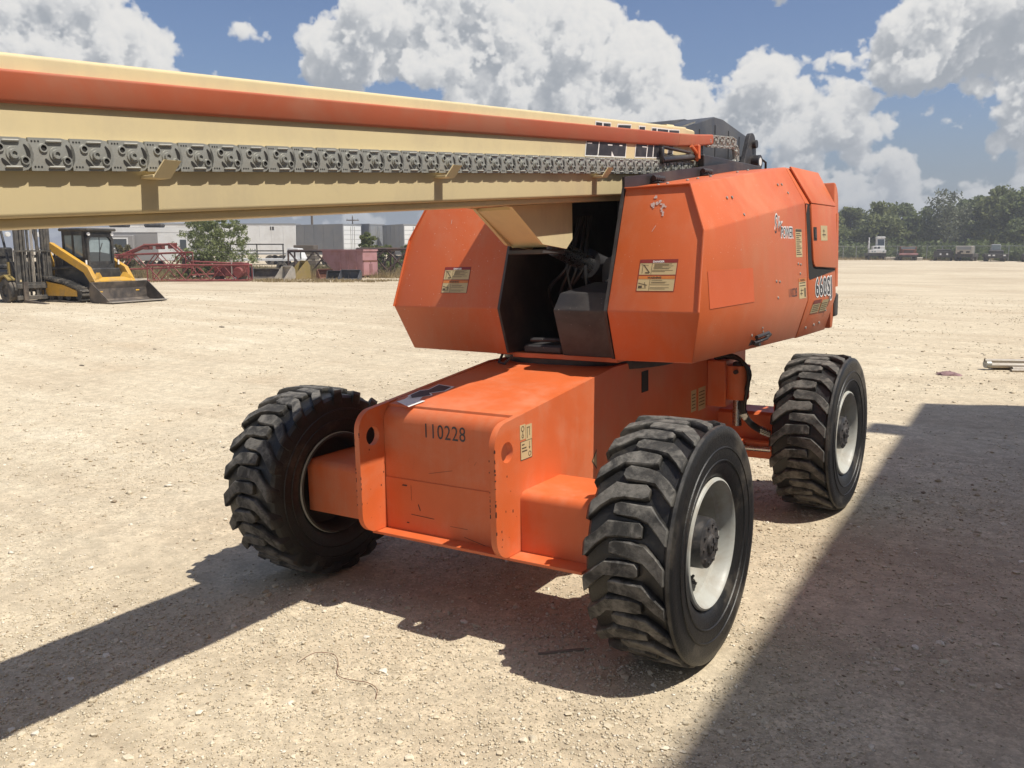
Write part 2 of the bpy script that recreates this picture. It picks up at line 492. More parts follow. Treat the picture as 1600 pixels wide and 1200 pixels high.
def ground_mat():
    m, g, bs = new_mat('caliche_ground')
    tc = g.n('ShaderNodeTexCoord').outputs['Object']
    big = g.noise(tc, .11, 4, .6, .6)
    mid = g.noise(tc, .8, 6, .65, .5)
    fin = g.noise(tc, 9, 6, .7)
    # wheel-worn lanes running across the yard, stretched noise
    rot = g.n('ShaderNodeMapping', ins={'Rotation': (0, 0, rad(-24)), 'Scale': (.10, 1.3, 1)}); g.set(rot.inputs['Vector'], tc)
    lane = g.noise(rot.outputs[0], .8, 5, .62, .3)
    # distance-independent grit: crushed stone in two sizes
    v1 = g.n('ShaderNodeTexVoronoi', ins={'Scale': 52.0, 'Randomness': 1.0}); g.set(v1.inputs['Vector'], tc)
    v2 = g.n('ShaderNodeTexVoronoi', ins={'Scale': 130.0}); g.set(v2.inputs['Vector'], tc)
    vc = g.n('ShaderNodeSeparateColor'); g.set(vc.inputs[0], v1.outputs['Color'])
    vc2 = g.n('ShaderNodeSeparateColor'); g.set(vc2.inputs[0], v2.outputs['Color'])
    base = g.ramp(g.m('ADD', g.m('MULTIPLY', big, .4), g.m('ADD', g.m('MULTIPLY', mid, .22), g.m('MULTIPLY', lane, .38))),
                  [(.33, (.36, .285, .195)), (.45, (.475, .395, .28)), (.55, (.55, .47, .34)), (.68, (.67, .60, .46))])
    grit = g.mr(g.m('ADD', g.m('MULTIPLY', mid, .5), g.m('MULTIPLY', fin, .5)), .40, .60, .25, 1)
    k = g.m('ADD', .84, g.m('MULTIPLY', vc.outputs[0], .32))
    k2 = g.m('ADD', .86, g.m('MULTIPLY', vc2.outputs[0], .28))
    kk = g.mix(grit, 1.0, g.m('MULTIPLY', k, k2), 'FLOAT')
    fk = g.m('MULTIPLY', g.mr(fin, .3, .7, .88, 1.10, False), g.mr(g.noise(tc, 7.0, 6, .85), .34, .66, .80, 1.16, False))
    col = g.vm('SCALE', base, scale=g.m('MULTIPLY', kk, fk))
    # pinkish-brown damp dust patches
    pk = g.m('MULTIPLY', g.mr(g.noise(tc, .33, 4, .6, .8),   .55, .72), .30)
    col = g.mix(pk, col, g.vm('MULTIPLY', col, (.90, .80, .72)))
    # scattered dark chips
    v3 = g.n('ShaderNodeTexVoronoi', ins={'Scale': 6.5}); g.set(v3.inputs['Vector'], tc)
    v3c = g.n('ShaderNodeSeparateColor'); g.set(v3c.inputs[0], v3.outputs['Color'])
    chip = g.m('LESS_THAN', v3.outputs['Distance'], g.m('MULTIPLY', g.m('POWER', v3c.outputs[1], 5.0), .14))
    col = g.mix(g.m('MULTIPLY', chip, .35), col, (.17, .125, .085, 1))
    g.set(bs.inputs['Base Color'], col)
    bs.inputs['Roughness'].default_value = .92
    bs.inputs['Specular IOR Level'].default_value = .2
    h = g.m('ADD', g.m('MULTIPLY', g.m('SUBTRACT', 1, v1.outputs['Distance']), g.m('MULTIPLY', grit, .55)),
            g.m('ADD', g.m('MULTIPLY', g.m('SUBTRACT', 1, v2.outputs['Distance']), .22), g.m('MULTIPLY', fin, .9)))
    b = g.n('ShaderNodeBump', ins={'Strength': .6, 'Distance': .010}); g.set(b.inputs['Height'], h)
    g.set(bs.inputs['Normal'], b.outputs[0])
    return m
M['ground'] = ground_mat()

def stone_mat():
    m, g, bs = new_mat('crushed_stone')
    at = g.n('ShaderNodeAttribute', attribute_name='tint').outputs['Fac']
    tc = g.n('ShaderNodeTexCoord').outputs['Object']
    col = g.ramp(at, [(0, (.26, .20, .14)), (.12, (.43, .355, .25)), (.5, (.555, .48, .35)), (.85, (.66, .59, .465)), (1, (.70, .645, .54))])
    col = g.vm('SCALE', col, scale=g.mr(g.noise(tc, 90, 4, .65), .3, .7, .82, 1.15, False))
    g.set(bs.inputs['Base Color'], col)
    bs.inputs['Roughness'].default_value = .9
    bs.inputs['Specular IOR Level'].default_value = .2
    return m
M['stone'] = stone_mat()

def leaf_mat(name, a, b, sat=.0):
    m, g, bs = new_mat(name)
    at = g.n('ShaderNodeAttribute', attribute_name='tint').outputs['Fac']
    g.set(bs.inputs['Base Color'], g.ramp(at, [(0, a), (1, b)]))
    bs.inputs['Roughness'].default_value = .6
    bs.inputs['Specular IOR Level'].default_value = .25
    bs.inputs['Transmission Weight'].default_value = 0
    tr = g.n('ShaderNodeBsdfTranslucent'); g.set(tr.inputs[0], g.ramp(at, [(0, a), (1, b)]))
    mx = g.n('ShaderNodeMixShader', ins={0: .42})
    out = [n for n in m.node_tree.nodes if n.type == 'OUTPUT_MATERIAL'][0]
    m.node_tree.links.new(bs.outputs[0], mx.inputs[1]); m.node_tree.links.new(tr.outputs[0], mx.inputs[2])
    m.node_tree.links.new(mx.outputs[0], out.inputs[0])
    return m
M['leaf'] = leaf_mat('oak_leaves', (.10, .128, .050), (.20, .235, .095))
M['leaf2'] = leaf_mat('elm_leaves', (.125, .15, .055), (.245, .265, .105))
M['leaf_grey'] = leaf_mat('thin_leaves', (.115, .13, .080), (.20, .215, .135))
M['mesq'] = leaf_mat('mesquite_leaves', (.13, .155, .060), (.27, .30, .13))
M['dry'] = leaf_mat('dry_grass', (.20, .145, .07), (.42, .33, .18))
M['weed'] = leaf_mat('weeds', (.09, .085, .04), (.26, .22, .11))
M['bark'] = mottled('bark', (.085, .066, .05), .85, .35, 6, bump=.4, bscale=18)

M['yellow'] = mottled('yellow_machine_paint', (.58, .32, .035), .45, .10, 2, dirt=(.28, .20, .10), dirt_amt=.55, dirt_scale=2.5)
M['machine_black'] = mottled('black_machine_paint', (.028, .027, .026), .5, .3, 3, dirt=(.13, .115, .09), dirt_amt=.5, dirt_scale=3)
M['mast_steel'] = mottled('mast_steel', (.075, .072, .066), .5, .3, 4, metal=.2, dirt=(.20, .17, .13), dirt_amt=.5, dirt_scale=4)
M['bucket'] = mottled('worn_bucket_steel', (.085, .072, .062), .55, .35, 2.5, metal=.3, dirt=(.24, .19, .14), dirt_amt=.6, dirt_scale=2.5)
M['bare_edge'] = mottled('bare_cutting_edge', (.42, .38, .32), .45, .2, 5, metal=.4)
M['glass_dark'] = mottled('cab_glass', (.05, .06, .065), .08, .1, 2, spec=.8)
M['glass_sky'] = mottled('cab_glass_pale', (.22, .27, .28), .10, .25, 3, spec=.8)
M['rubber'] = mottled('track_rubber', (.035, .033, .03), .75, .3, 5, dirt=(.22, .19, .15), dirt_amt=.7, dirt_scale=3)
M['white'] = mottled('white_panel', (.70, .70, .68), .5, .05, .6, dirt=(.45, .42, .37), dirt_amt=.3, dirt_scale=.8)
M['white2'] = mottled('door_white', (.66, .67, .66), .5, .04, .8)
M['grey_panel'] = mottled('grey_panel', (.24, .25, .26), .55, .08, .5, dirt=(.33, .32, .30), dirt_amt=.4, dirt_scale=.7)
M['grey_rv'] = mottled('taupe_panel', (.27, .26, .25), .45, .05, .6)
M['red_steel'] = mottled('red_lattice_paint', (.17, .026, .024), .55, .25, 1.5, dirt=(.24, .11, .08), dirt_amt=.5, dirt_scale=1.2)
M['brown_steel'] = mottled('rusted_dark_steel', (.055, .036, .03), .75, .35, 1.5, dirt=(.13, .07, .045), dirt_amt=.6, dirt_scale=1.5)
M['pink'] = mottled('faded_pink_paint', (.40, .21, .21), .65, .10, 1.2, dirt=(.30, .14, .12), dirt_amt=.6, dirt_scale=1.6)
M['rust'] = mottled('rust', (.16, .065, .035), .8, .35, 2)
M['navy'] = mottled('dark_blue_grey_steel', (.05, .055, .065), .55, .3, 2, dirt=(.17, .15, .12), dirt_amt=.5)
M['ochre'] = mottled('ochre_paint', (.26, .19, .055), .6, .2, 2, dirt=(.2, .15, .1), dirt_amt=.5)
M['wood'] = mottled('weathered_wood', (.10, .08, .06), .8, .25, 4)
M['driftwood'] = mottled('grey_scrap_wood', (.20, .165, .125), .85, .25, 9)
M['lamp_glass'] = mottled('lamp_glass', (.75, .75, .74), .2, .05, 5)
M['wire_mesh'] = mottled('fence_steel', (.33, .33, .32), .5, .1, 3, metal=.5)
M['siding'] = mottled('tan_metal_siding', (.42, .38, .31), .5, .06, .8)
M['pvc'] = mottled('pale_pipe', (.40, .36, .30), .5, .10, 6, dirt=(.33, .27, .20), dirt_amt=.6, dirt_scale=6)
M['cloth'] = mottled('mauve_rag', (.24, .15, .15), .9, .3, 18)
# ------------------------------------------------------------------ the ground
NV = V2W @ Vector((0, 0, 1))
def survey(px, dist, lat=0.0):
    """world x, y at a compass bearing (as image column at the camera's level) and forward distance"""
    s = (px - 800) / FOCAL * dist * CP + lat
    return CPOS.x + FH.x * dist + RH.x * s, CPOS.y + FH.y * dist + RH.y * s
RISE = survey(110, 25)
def smooth(t): t = np.clip(t, 0, 1); return t * t * (3 - 2 * t)
def gz(x, y):
    x = np.asarray(x, float); y = np.asarray(y, float)
    pl = -(NV.x * x + NV.y * y) / NV.z
    w = 1 - smooth((np.hypot(x, y - 1) - 5.5) / 11.0)
    z = pl * w
    z = z + .18 * np.exp(-((x - RISE[0]) ** 2 + (y - RISE[1]) ** 2) / 90.0)
    return z
def gzf(x, y): return float(gz(x, y))

def vnoise(x, y, s, seed=0):
    """value noise on a lattice"""
    xs, ys = x * s, y * s
    xi, yi = np.floor(xs).astype(int), np.floor(ys).astype(int)
    fx, fy = smooth(xs - xi), smooth(ys - yi)
    def h(a, b):
        q = (a * 374761393 + b * 668265263 + seed * 974711) & 0x7fffffff
        q = ((q ^ (q >> 13)) * 1274126177) & 0x7fffffff
        return ((q ^ (q >> 16)) & 0xffff) / 65535.0
    return (h(xi, yi) * (1 - fx) + h(xi + 1, yi) * fx) * (1 - fy) + (h(xi, yi + 1) * (1 - fx) + h(xi + 1, yi + 1) * fx) * fy

def relief(x, y):
    d = np.hypot(x, y)
    k = 1 - smooth((d - 14) / 25)
    return k * ((vnoise(x, y, .9, 1) - .5) * .030 + (vnoise(x, y, 3.1, 2) - .5) * .014 + (vnoise(x, y, 9., 3) - .5) * .006)
def flat_spots(x, y):
    """the ground is pressed flat where the tyres stand"""
    f = np.ones_like(x)
    for (wx, wy) in ((1.053, 0), (-1.053, 0), (1.053, 2.525), (-1.053, 2.525)):
        f = f * smooth((np.hypot(x - wx, y - wy) - .15) / .5)
    return f
def gsurf(x, y):
    x = np.asarray(x, float); y = np.asarray(y, float)
    return gz(x, y) + relief(x, y) * flat_spots(x, y) - .004

def build_ground():
    rs = [0.0]
    r = 0.0
    while r < 4200:
        r += max(.07, .012 * r) if r < 14 else r * .045
        rs.append(r)
    seg = 300
    a = np.linspace(0, 2 * np.pi, seg, endpoint=False)
    R, A = np.meshgrid(np.array(rs[1:]), a, indexing='ij')
    cx, cy = .4, -.3
    X = np.concatenate([[cx], (cx + R * np.cos(A)).ravel()]); Y = np.concatenate([[cy], (cy + R * np.sin(A)).ravel()])
    Z = gsurf(X, Y)
    n = len(rs) - 1
    f = [(0, 1 + k, 1 + (k + 1) % seg) for k in range(seg)]
    i = np.arange(n - 1)[:, None] * seg + 1
    k = np.arange(seg)[None, :]; k2 = (k + 1) % seg
    q = np.stack([i + k, i + seg + k, i + seg + k2, i + k2], -1).reshape(-1, 4)
    me = bpy.data.meshes.new('ground')
    me.from_pydata(np.stack([X, Y, Z], 1).tolist(), [], f + q.tolist())
    me.materials.append(M['ground'])
    me.shade_smooth(); me.update()
    o = link('ground', me)
    tag(o, 'pale crushed caliche ground of the equipment yard', 'ground', kind='structure')
build_ground()

def stone_field(name, label, count, seed, smin, smax, region, tris20=False, big_pow=3.0, far=False):
    rng = np.random.default_rng(seed)
    base8 = np.array([(1, 0, 0), (-1, 0, 0), (0, 1, 0), (0, -1, 0), (0, 0, 1), (0, 0, -1)], float)
    f8 = np.array([(0, 2, 4), (2, 1, 4), (1, 3, 4), (3, 0, 4), (2, 0, 5), (1, 2, 5), (3, 1, 5), (0, 3, 5)])
    if tris20:
        bm = bmesh.new(); bmesh.ops.create_icosphere(bm, subdivisions=1, radius=1)
        base8 = np.array([v.co[:] for v in bm.verts]); f8 = np.array([[v.index for v in f.verts] for f in bm.faces]); bm.free()
    x0, x1, y0, y1 = region
    X = rng.uniform(x0, x1, count * 9); Y = rng.uniform(y0, y1, count * 9)
    # patches of loose stone between packed dust, denser near where the picture is taken
    dens = vnoise(X, Y, .75, 11) * .6 + vnoise(X, Y, 2.4, 12) * .4
    d = np.hypot(X - CPOS.x, Y - CPOS.y)
    keep = (rng.random(count * 9) < np.clip((dens - .30) * 2.6, .12, 1) * np.clip((3.2 / d) ** 1.5, .05, 1) * (1 - smooth((d - 5) / 11)))
    if far: keep = (rng.random(count * 9) < np.clip((dens - .30) * 2.6, .1, 1)) & (d > 5.5)
    for (wx, wy) in ((1.053, 0), (-1.053, 0), (1.053, 2.525), (-1.053, 2.525)):
        keep &= ~((np.abs(X - wx) < .24) & (np.abs(Y - wy) < .16))
    X, Y = X[keep][:count], Y[keep][:count]; n = len(X)
    s = smin + (smax - smin) * rng.random(n) ** big_pow
    nv = len(base8)
    J = base8[None] * (1 + rng.uniform(-.32, .32, (n, nv, 1)))
    J = J + rng.uniform(-.16, .16, (n, nv, 3))
    J = J * (s[:, None, None] * np.stack([rng.uniform(.75, 1.35, n), rng.uniform(.75, 1.2, n), rng.uniform(.45, .8, n)], 1)[:, None, :])
    a = rng.uniform(0, 2 * np.pi, n); ca, sa = np.cos(a)[:, None], np.sin(a)[:, None]
    vx = J[..., 0] * ca - J[..., 1] * sa + X[:, None]; vy = J[..., 0] * sa + J[..., 1] * ca + Y[:, None]
    vz = J[..., 2] + (gsurf(X, Y) + s * .22)[:, None]
    V = np.stack([vx, vy, vz], -1).reshape(-1, 3)
    F = (f8[None] + (np.arange(n) * nv)[:, None, None]).reshape(-1, 3)
    me = bpy.data.meshes.new(name)
    me.vertices.add(len(V)); me.vertices.foreach_set('co', V.ravel())
    me.loops.add(F.size); me.loops.foreach_set('vertex_index', F.ravel())
    me.polygons.add(len(F)); me.polygons.foreach_set('loop_start', np.arange(0, F.size, 3)); 
    at = me.attributes.new('tint', 'FLOAT', 'POINT')
    t = np.clip(rng.normal(.52, .2, n), 0, 1); t[rng.random(n) < .035] = .04; t[rng.random(n) < .03] = 1.0
    at.data.foreach_set('value', np.repeat(t, nv))
    me.materials.append(M['stone'])
    me.update(calc_edges=True); me.validate()
    if tris20: me.shade_smooth(); me.set_sharp_from_angle(angle=rad(38))
    o = link(name, me)
    tag(o, label, 'gravel', kind='stuff')

stone_field('fine_gravel', 'fine pale gravel strewn over the packed yard', 190000, 3, .0024, .0085, (-9.5, 5.0, -2.6, 13.0), False, 2.6)
stone_field('coarse_gravel', 'larger loose stones scattered on the packed yard', 6500, 4, .0065, .018, (-9.5, 5.0, -2.6, 13.0), True, 3.2)
stone_field('scattered_stones', 'scattered stones over the far open ground of the yard', 26000, 9, .007, .028, (-27.0, 8.0, -1.0, 32.0), False, 4.0, True)
# ------------------------------------------------------------------ the boom lift
LIFT = thing('boom_lift', 'orange and cream telescopic boom lift with big lugged tyres, boom lowered', 'boom lift')
LIFT.matrix_world = V2W.to_4x4()
PSI = rad(2.01)

# ---- chassis ---------------------------------------------------------------
def top_z(y): return 1.012 + (y + .21) * .1065 if y < .75 else 1.114
def build_chassis():
    c = MB()
    # main box behind the bulkhead, its top rising towards the turntable
    xs = .3705
    ys = [-.17, .75, 1.9, 2.95]
    rings = [[(-xs, y, .40), (xs, y, .40), (xs, y, top_z(y) - .004), (-xs, y, top_z(y) - .004)] for y in ys]
    c.loft(rings)
    fr = c.build('chassis_frame', M['orange'], LIFT, bevel=.006, smooth=30)
    # front bulkhead: bent sheet, rounded over into the top
    b = MB()
    prof = [(-.2165, .398), (-.2165, .655)]
    pr2 = [(-.2125, .655), (-.2125, .93)]
    for k in range(1, 8):
        a = k / 7 * math.pi / 2
        pr2.append((-.2125 + .07 * (1 - math.cos(a)), .93 + .075 * math.sin(a)))
    pr2 += [(-.10, top_z(-.10) + .001), (.75, top_z(.75) + .001)]
    def sheet(mb, pr, x0, x1, t=.006):
        n = len(pr); v = [(x0, y, z) for y, z in pr] + [(x1, y, z) for y, z in pr]
        mb.add(v, [(i, i + 1, n + i + 1, n + i) for i in range(n - 1)])
    sheet(b, prof, -.3685, .3685); sheet(b, pr2, -.3685, .3685)
    b.quad((-.3685, -.2165, .655), (.3685, -.2165, .655), (.3685, -.2125, .655), (-.3685, -.2125, .655))
    b.build('bulkhead', M['orange'], fr, smooth=35)
    # thick side plates with tie-down eyes
    for sgn in (-1, 1):
        out = []
        def arc(cy, cz, r, a0, a1, n=9):
            for k in range(n + 1):
                a = rad(a0 + (a1 - a0) * k / n); out.append((cy + r * math.cos(a), cz + r * math.sin(a)))
        arc(-.289, .50, .10, 270, 180)
        arc(-.289, .905, .10, 180, 96)
        out.append((.75, top_z(.75) + .004)); out.append((2.95, 1.118)); out.append((2.95, .40)); out.append((.6, .40))
        hole = [(-.293 + .046 * math.cos(2 * math.pi * k / 24), .872 + .046 * math.sin(2 * math.pi * k / 24)) for k in range(24)]
        bm = bmesh.new()
        x0, x1 = sgn * .3705, sgn * .4
        def loop(pts):
            vs = [bm.verts.new((x0, y, z)) for y, z in pts]
            return [bm.edges.new((vs[i], vs[(i + 1) % len(vs)])) for i in range(len(vs))]
        es = loop(out) + loop(hole)
        bmesh.ops.triangle_fill(bm, use_beauty=True, edges=es)
        ex = bmesh.ops.extrude_face_region(bm, geom=list(bm.faces))
        for v in [e for e in ex['geom'] if isinstance(e, bmesh.types.BMVert)]: v.co.x = x1
        bmesh.ops.recalc_face_normals(bm, faces=bm.faces)
        bmesh.ops.dissolve_limit(bm, angle_limit=rad(1), verts=bm.verts, edges=bm.edges)
        me = bpy.data.meshes.new('side_plate'); bm.to_mesh(me); bm.free(); me.materials.append(M['orange'])
        me.shade_smooth(); me.set_sharp_from_angle(angle=rad(30))
        link('side_plate', me, fr)
        # worn paint chips along the front edge of the plate
        rnd = random.Random(5 + sgn); w = MB()
        for k in range(26):
            z = .43 + .5 * rnd.random() ** .8; h = rnd.uniform(.003, .014); t = rnd.uniform(.002, .005)
            xo = x1 if rnd.random() < .55 else x0
            yy = -.3893
            if z > .9 or z < .5: continue
            if sgn > 0 and xo == x1: w.box((xo + .0004 - t, yy - .0003, z), (xo + .0008, yy + rnd.uniform(.002, .006), z + h))
            else: w.box((xo - t * .5, yy - .0006, z), (xo + t * .5, yy + .001, z + h))
        for k in range(9):
            y = rnd.uniform(-.36, -.22); z = rnd.uniform(.45, .85); q = rnd.uniform(.002, .006)
            xx = sgn * .4 if sgn > 0 else x0
            w.box((xx - .0006, y, z), (xx + .0009, y + q, z + q * rnd.uniform(.5, 2.5)))
        tag(w.build('paint_chips', M['chip'], fr), None, None, kind='stuff')
    # bottom plate and axle boxes
    p = MB(); p.box((-.402, -.292, .383), (.76, .30, .3975), bev=.002)
    p.build('bottom_plate', M['orange'], fr)
    for sgn in (-1, 1):
        a = MB()
        pts = [(-.195, .3985)]
        for k in range(7):
            t = math.pi + k / 6 * -math.pi / 2
            pts.append((-.155 + .04 * math.cos(t), .632 + .04 * math.sin(t)))
        for k in range(7):
            t = math.pi / 2 - k / 6 * math.pi / 2
            pts.append((.155 + .04 * math.cos(t), .632 + .04 * math.sin(t)))
        pts.append((.195, .3985))
        a.prism(pts, 0, sgn * .4005, sgn * .93)
        ab = a.build('axle_box', M['orange'], fr, smooth=35)
        k = MB(); k.cyl((sgn * .9305, 0, .514), (sgn * 1.0, 0, .514), .13, seg=28); k.build('drive_motor', M['hub'], ab, smooth=40)
    # number stencilled on the bulkhead, scratches
    t = MB()
    put_text(t, '110228', .098, (-.002, -.2125, .874), (1, 0, 0), (0, 0, 1), 0, lift=.0012, sx=.80, spacing=1.08)
    t.build('stencilled_number', M['black_print'], fr)
    s = MB(); rnd = random.Random(8)
    for (x, z, dx, dz, w) in ((-.21, .555, .0, .075, .004), (-.215, .485, .14, -.004, .003), (-.17, .54, .012, -.03, .007), (-.265, .625, .03, 0, .008), (-.245, .44, .015, 0, .006), (.13, .78, .01, .02, .005), (.165, .77, .012, .016, .004), (.10, .42, .16, -.03, .002), (-.1, .70, .14, .03, .0015), (-.2, .70, .015, .06, .002), (.02, .46, .1, 0, .0015)):
        off = -.2165 if z < .655 else -.2125
        s.add([(x, off - .0008, z - w / 2), (x + dx, off - .0008, z + dz - w / 2), (x + dx + w * .4, off - .0008, z + dz + w / 2), (x + w * .4, off - .0008, z + w / 2)], [(0, 1, 2, 3)])
    tag(s.build('scratches', M['chip'], fr), None, None, kind='stuff')
    # two rating labels beside the eye, on the right plate
    l = MB()
    X = .4006
    l.box((X, -.188, .905), (X + .0008, -.142, .972)); l.box((X, -.139, .895), (X + .0008, -.088, .966))
    l.box((X, -.186, .812), (X + .0008, -.089, .897))
    def bar(y0, z0, y1, z1): l.box((X + .0004, y0, z0), (X + .0012, y1, z1), 1)
    def bary(y0, y1, z0, z1): bar(y0, z0, y1, z1)
    l.lathe([(X + .0004, .009), (X + .0012, .009), (X + .0012, .013), (X + .0004, .013)], 0, (0, -.165, .953), 20, 1, True)
    bary(-.167, -.163, .928, .945); l.lathe([(X + .0004, .005), (X + .0012, .005), (X + .0012, .009), (X + .0004, .009)], 0, (0, -.166, .92), 14, 1, True)
    bary(-.130, -.126, .905, .955); bary(-.130, -.108, .951, .955); bary(-.110, -.106, .915, .955)
    for e in ((-.186, -.089, .812, .8145), (-.186, -.089, .8945, .897), (-.186, -.1835, .812, .897), (-.0915, -.089, .812, .897)): bary(*e)
    for z, w in ((.878, .022), (.862, .038), (.848, .044)): bary(-.175, -.175 + w, z, z + .006)
    bary(-.112, -.109, .862, .888); l.add([(X + .0012, -.118, .864), (X + .0012, -.103, .864), (X + .0012, -.1105, .852)], [(0, 1, 2)], 1)
    l.lathe([(X + .0004, .008), (X + .0012, .008), (X + .0012, .012), (X + .0004, .012)], 0, (0, -.11, .832), 18, 1, True)
    l.build('lifting_label', [M['label_cream'], M['label_ink']], fr)
    # travel arrow on the sloping top
    ar = MB()
    def on_top(pts, lift, m):
        ar.add([(x, y, top_z(y) + lift) for x, y in pts], [tuple(range(len(pts)))], m)
    wht = [(-.235, -.20), (-.345, -.135), (-.345, -.02), (-.30, -.06), (-.30, .02), (-.23, -.02), (-.23, -.10), (-.20, -.09)]
    blk = [(-.345, -.02), (-.30, -.06), (-.30, .02), (-.23, -.02), (-.23, .12), (-.30, .17), (-.345, .15)]
    head = [(-.205, -.215), (-.335, -.150), (-.325, -.10), (-.345, -.03), (-.300, -.075), (-.262, -.035), (-.235, -.095), (-.195, -.10)]
    tail = [(-.345, -.03), (-.300, -.075), (-.262, -.035), (-.240, .0), (-.275, .03), (-.225, .09), (-.235, .165), (-.330, .185), (-.318, .08), (-.350, .055)]
    on_top([(x * 1.0, y) for x, y in head], .0018, 0)
    on_top([(-.353, -.045), (-.30, -.085), (-.228, .0), (-.262, .03), (-.213, .085), (-.222, .175), (-.342, .197), (-.328, .09), (-.360, .062)], .0018, 0)
    on_top(tail, .0028, 1)
    ar.build('arrow_decal', [M['white_print'], M['black_print']], fr)
    # a pale arrow decal on the side, by the wheel
    d = MB(); d.add([(.4012, .49, .665), (.4012, .545, .61), (.4012, .545, .72)], [(0, 1, 2)], 1); d.add([(.4018, .50, .665), (.4018, .541, .625), (.4018, .541, .705)], [(0, 1, 2)], 0)
    d.build('arrow_decal', [M['label_cream'], M['label_ink']], fr)
    d = MB()
    d.box((.4006, 1.86, .69), (.4016, 1.95, .83)); d.box((.4006, 1.99, .68), (.4016, 2.12, .83))
    for z in np.arange(.71, .81, .022): d.box((.4012, 1.875, z), (.402, 1.935, z + .006), 1); d.box((.4012, 2.0, z), (.402, 2.1, z + .006), 1)
    d.build('capacity_label', [M['label_cream'], M['label_ink']], fr)
    # dark cut-out under the turret
    q = MB(); q.box((.4006, 1.10, .93), (.4024, 1.19, 1.05)); q.build('access_slot', M['darkhole'], fr)
    return fr
CHASSIS = build_chassis()

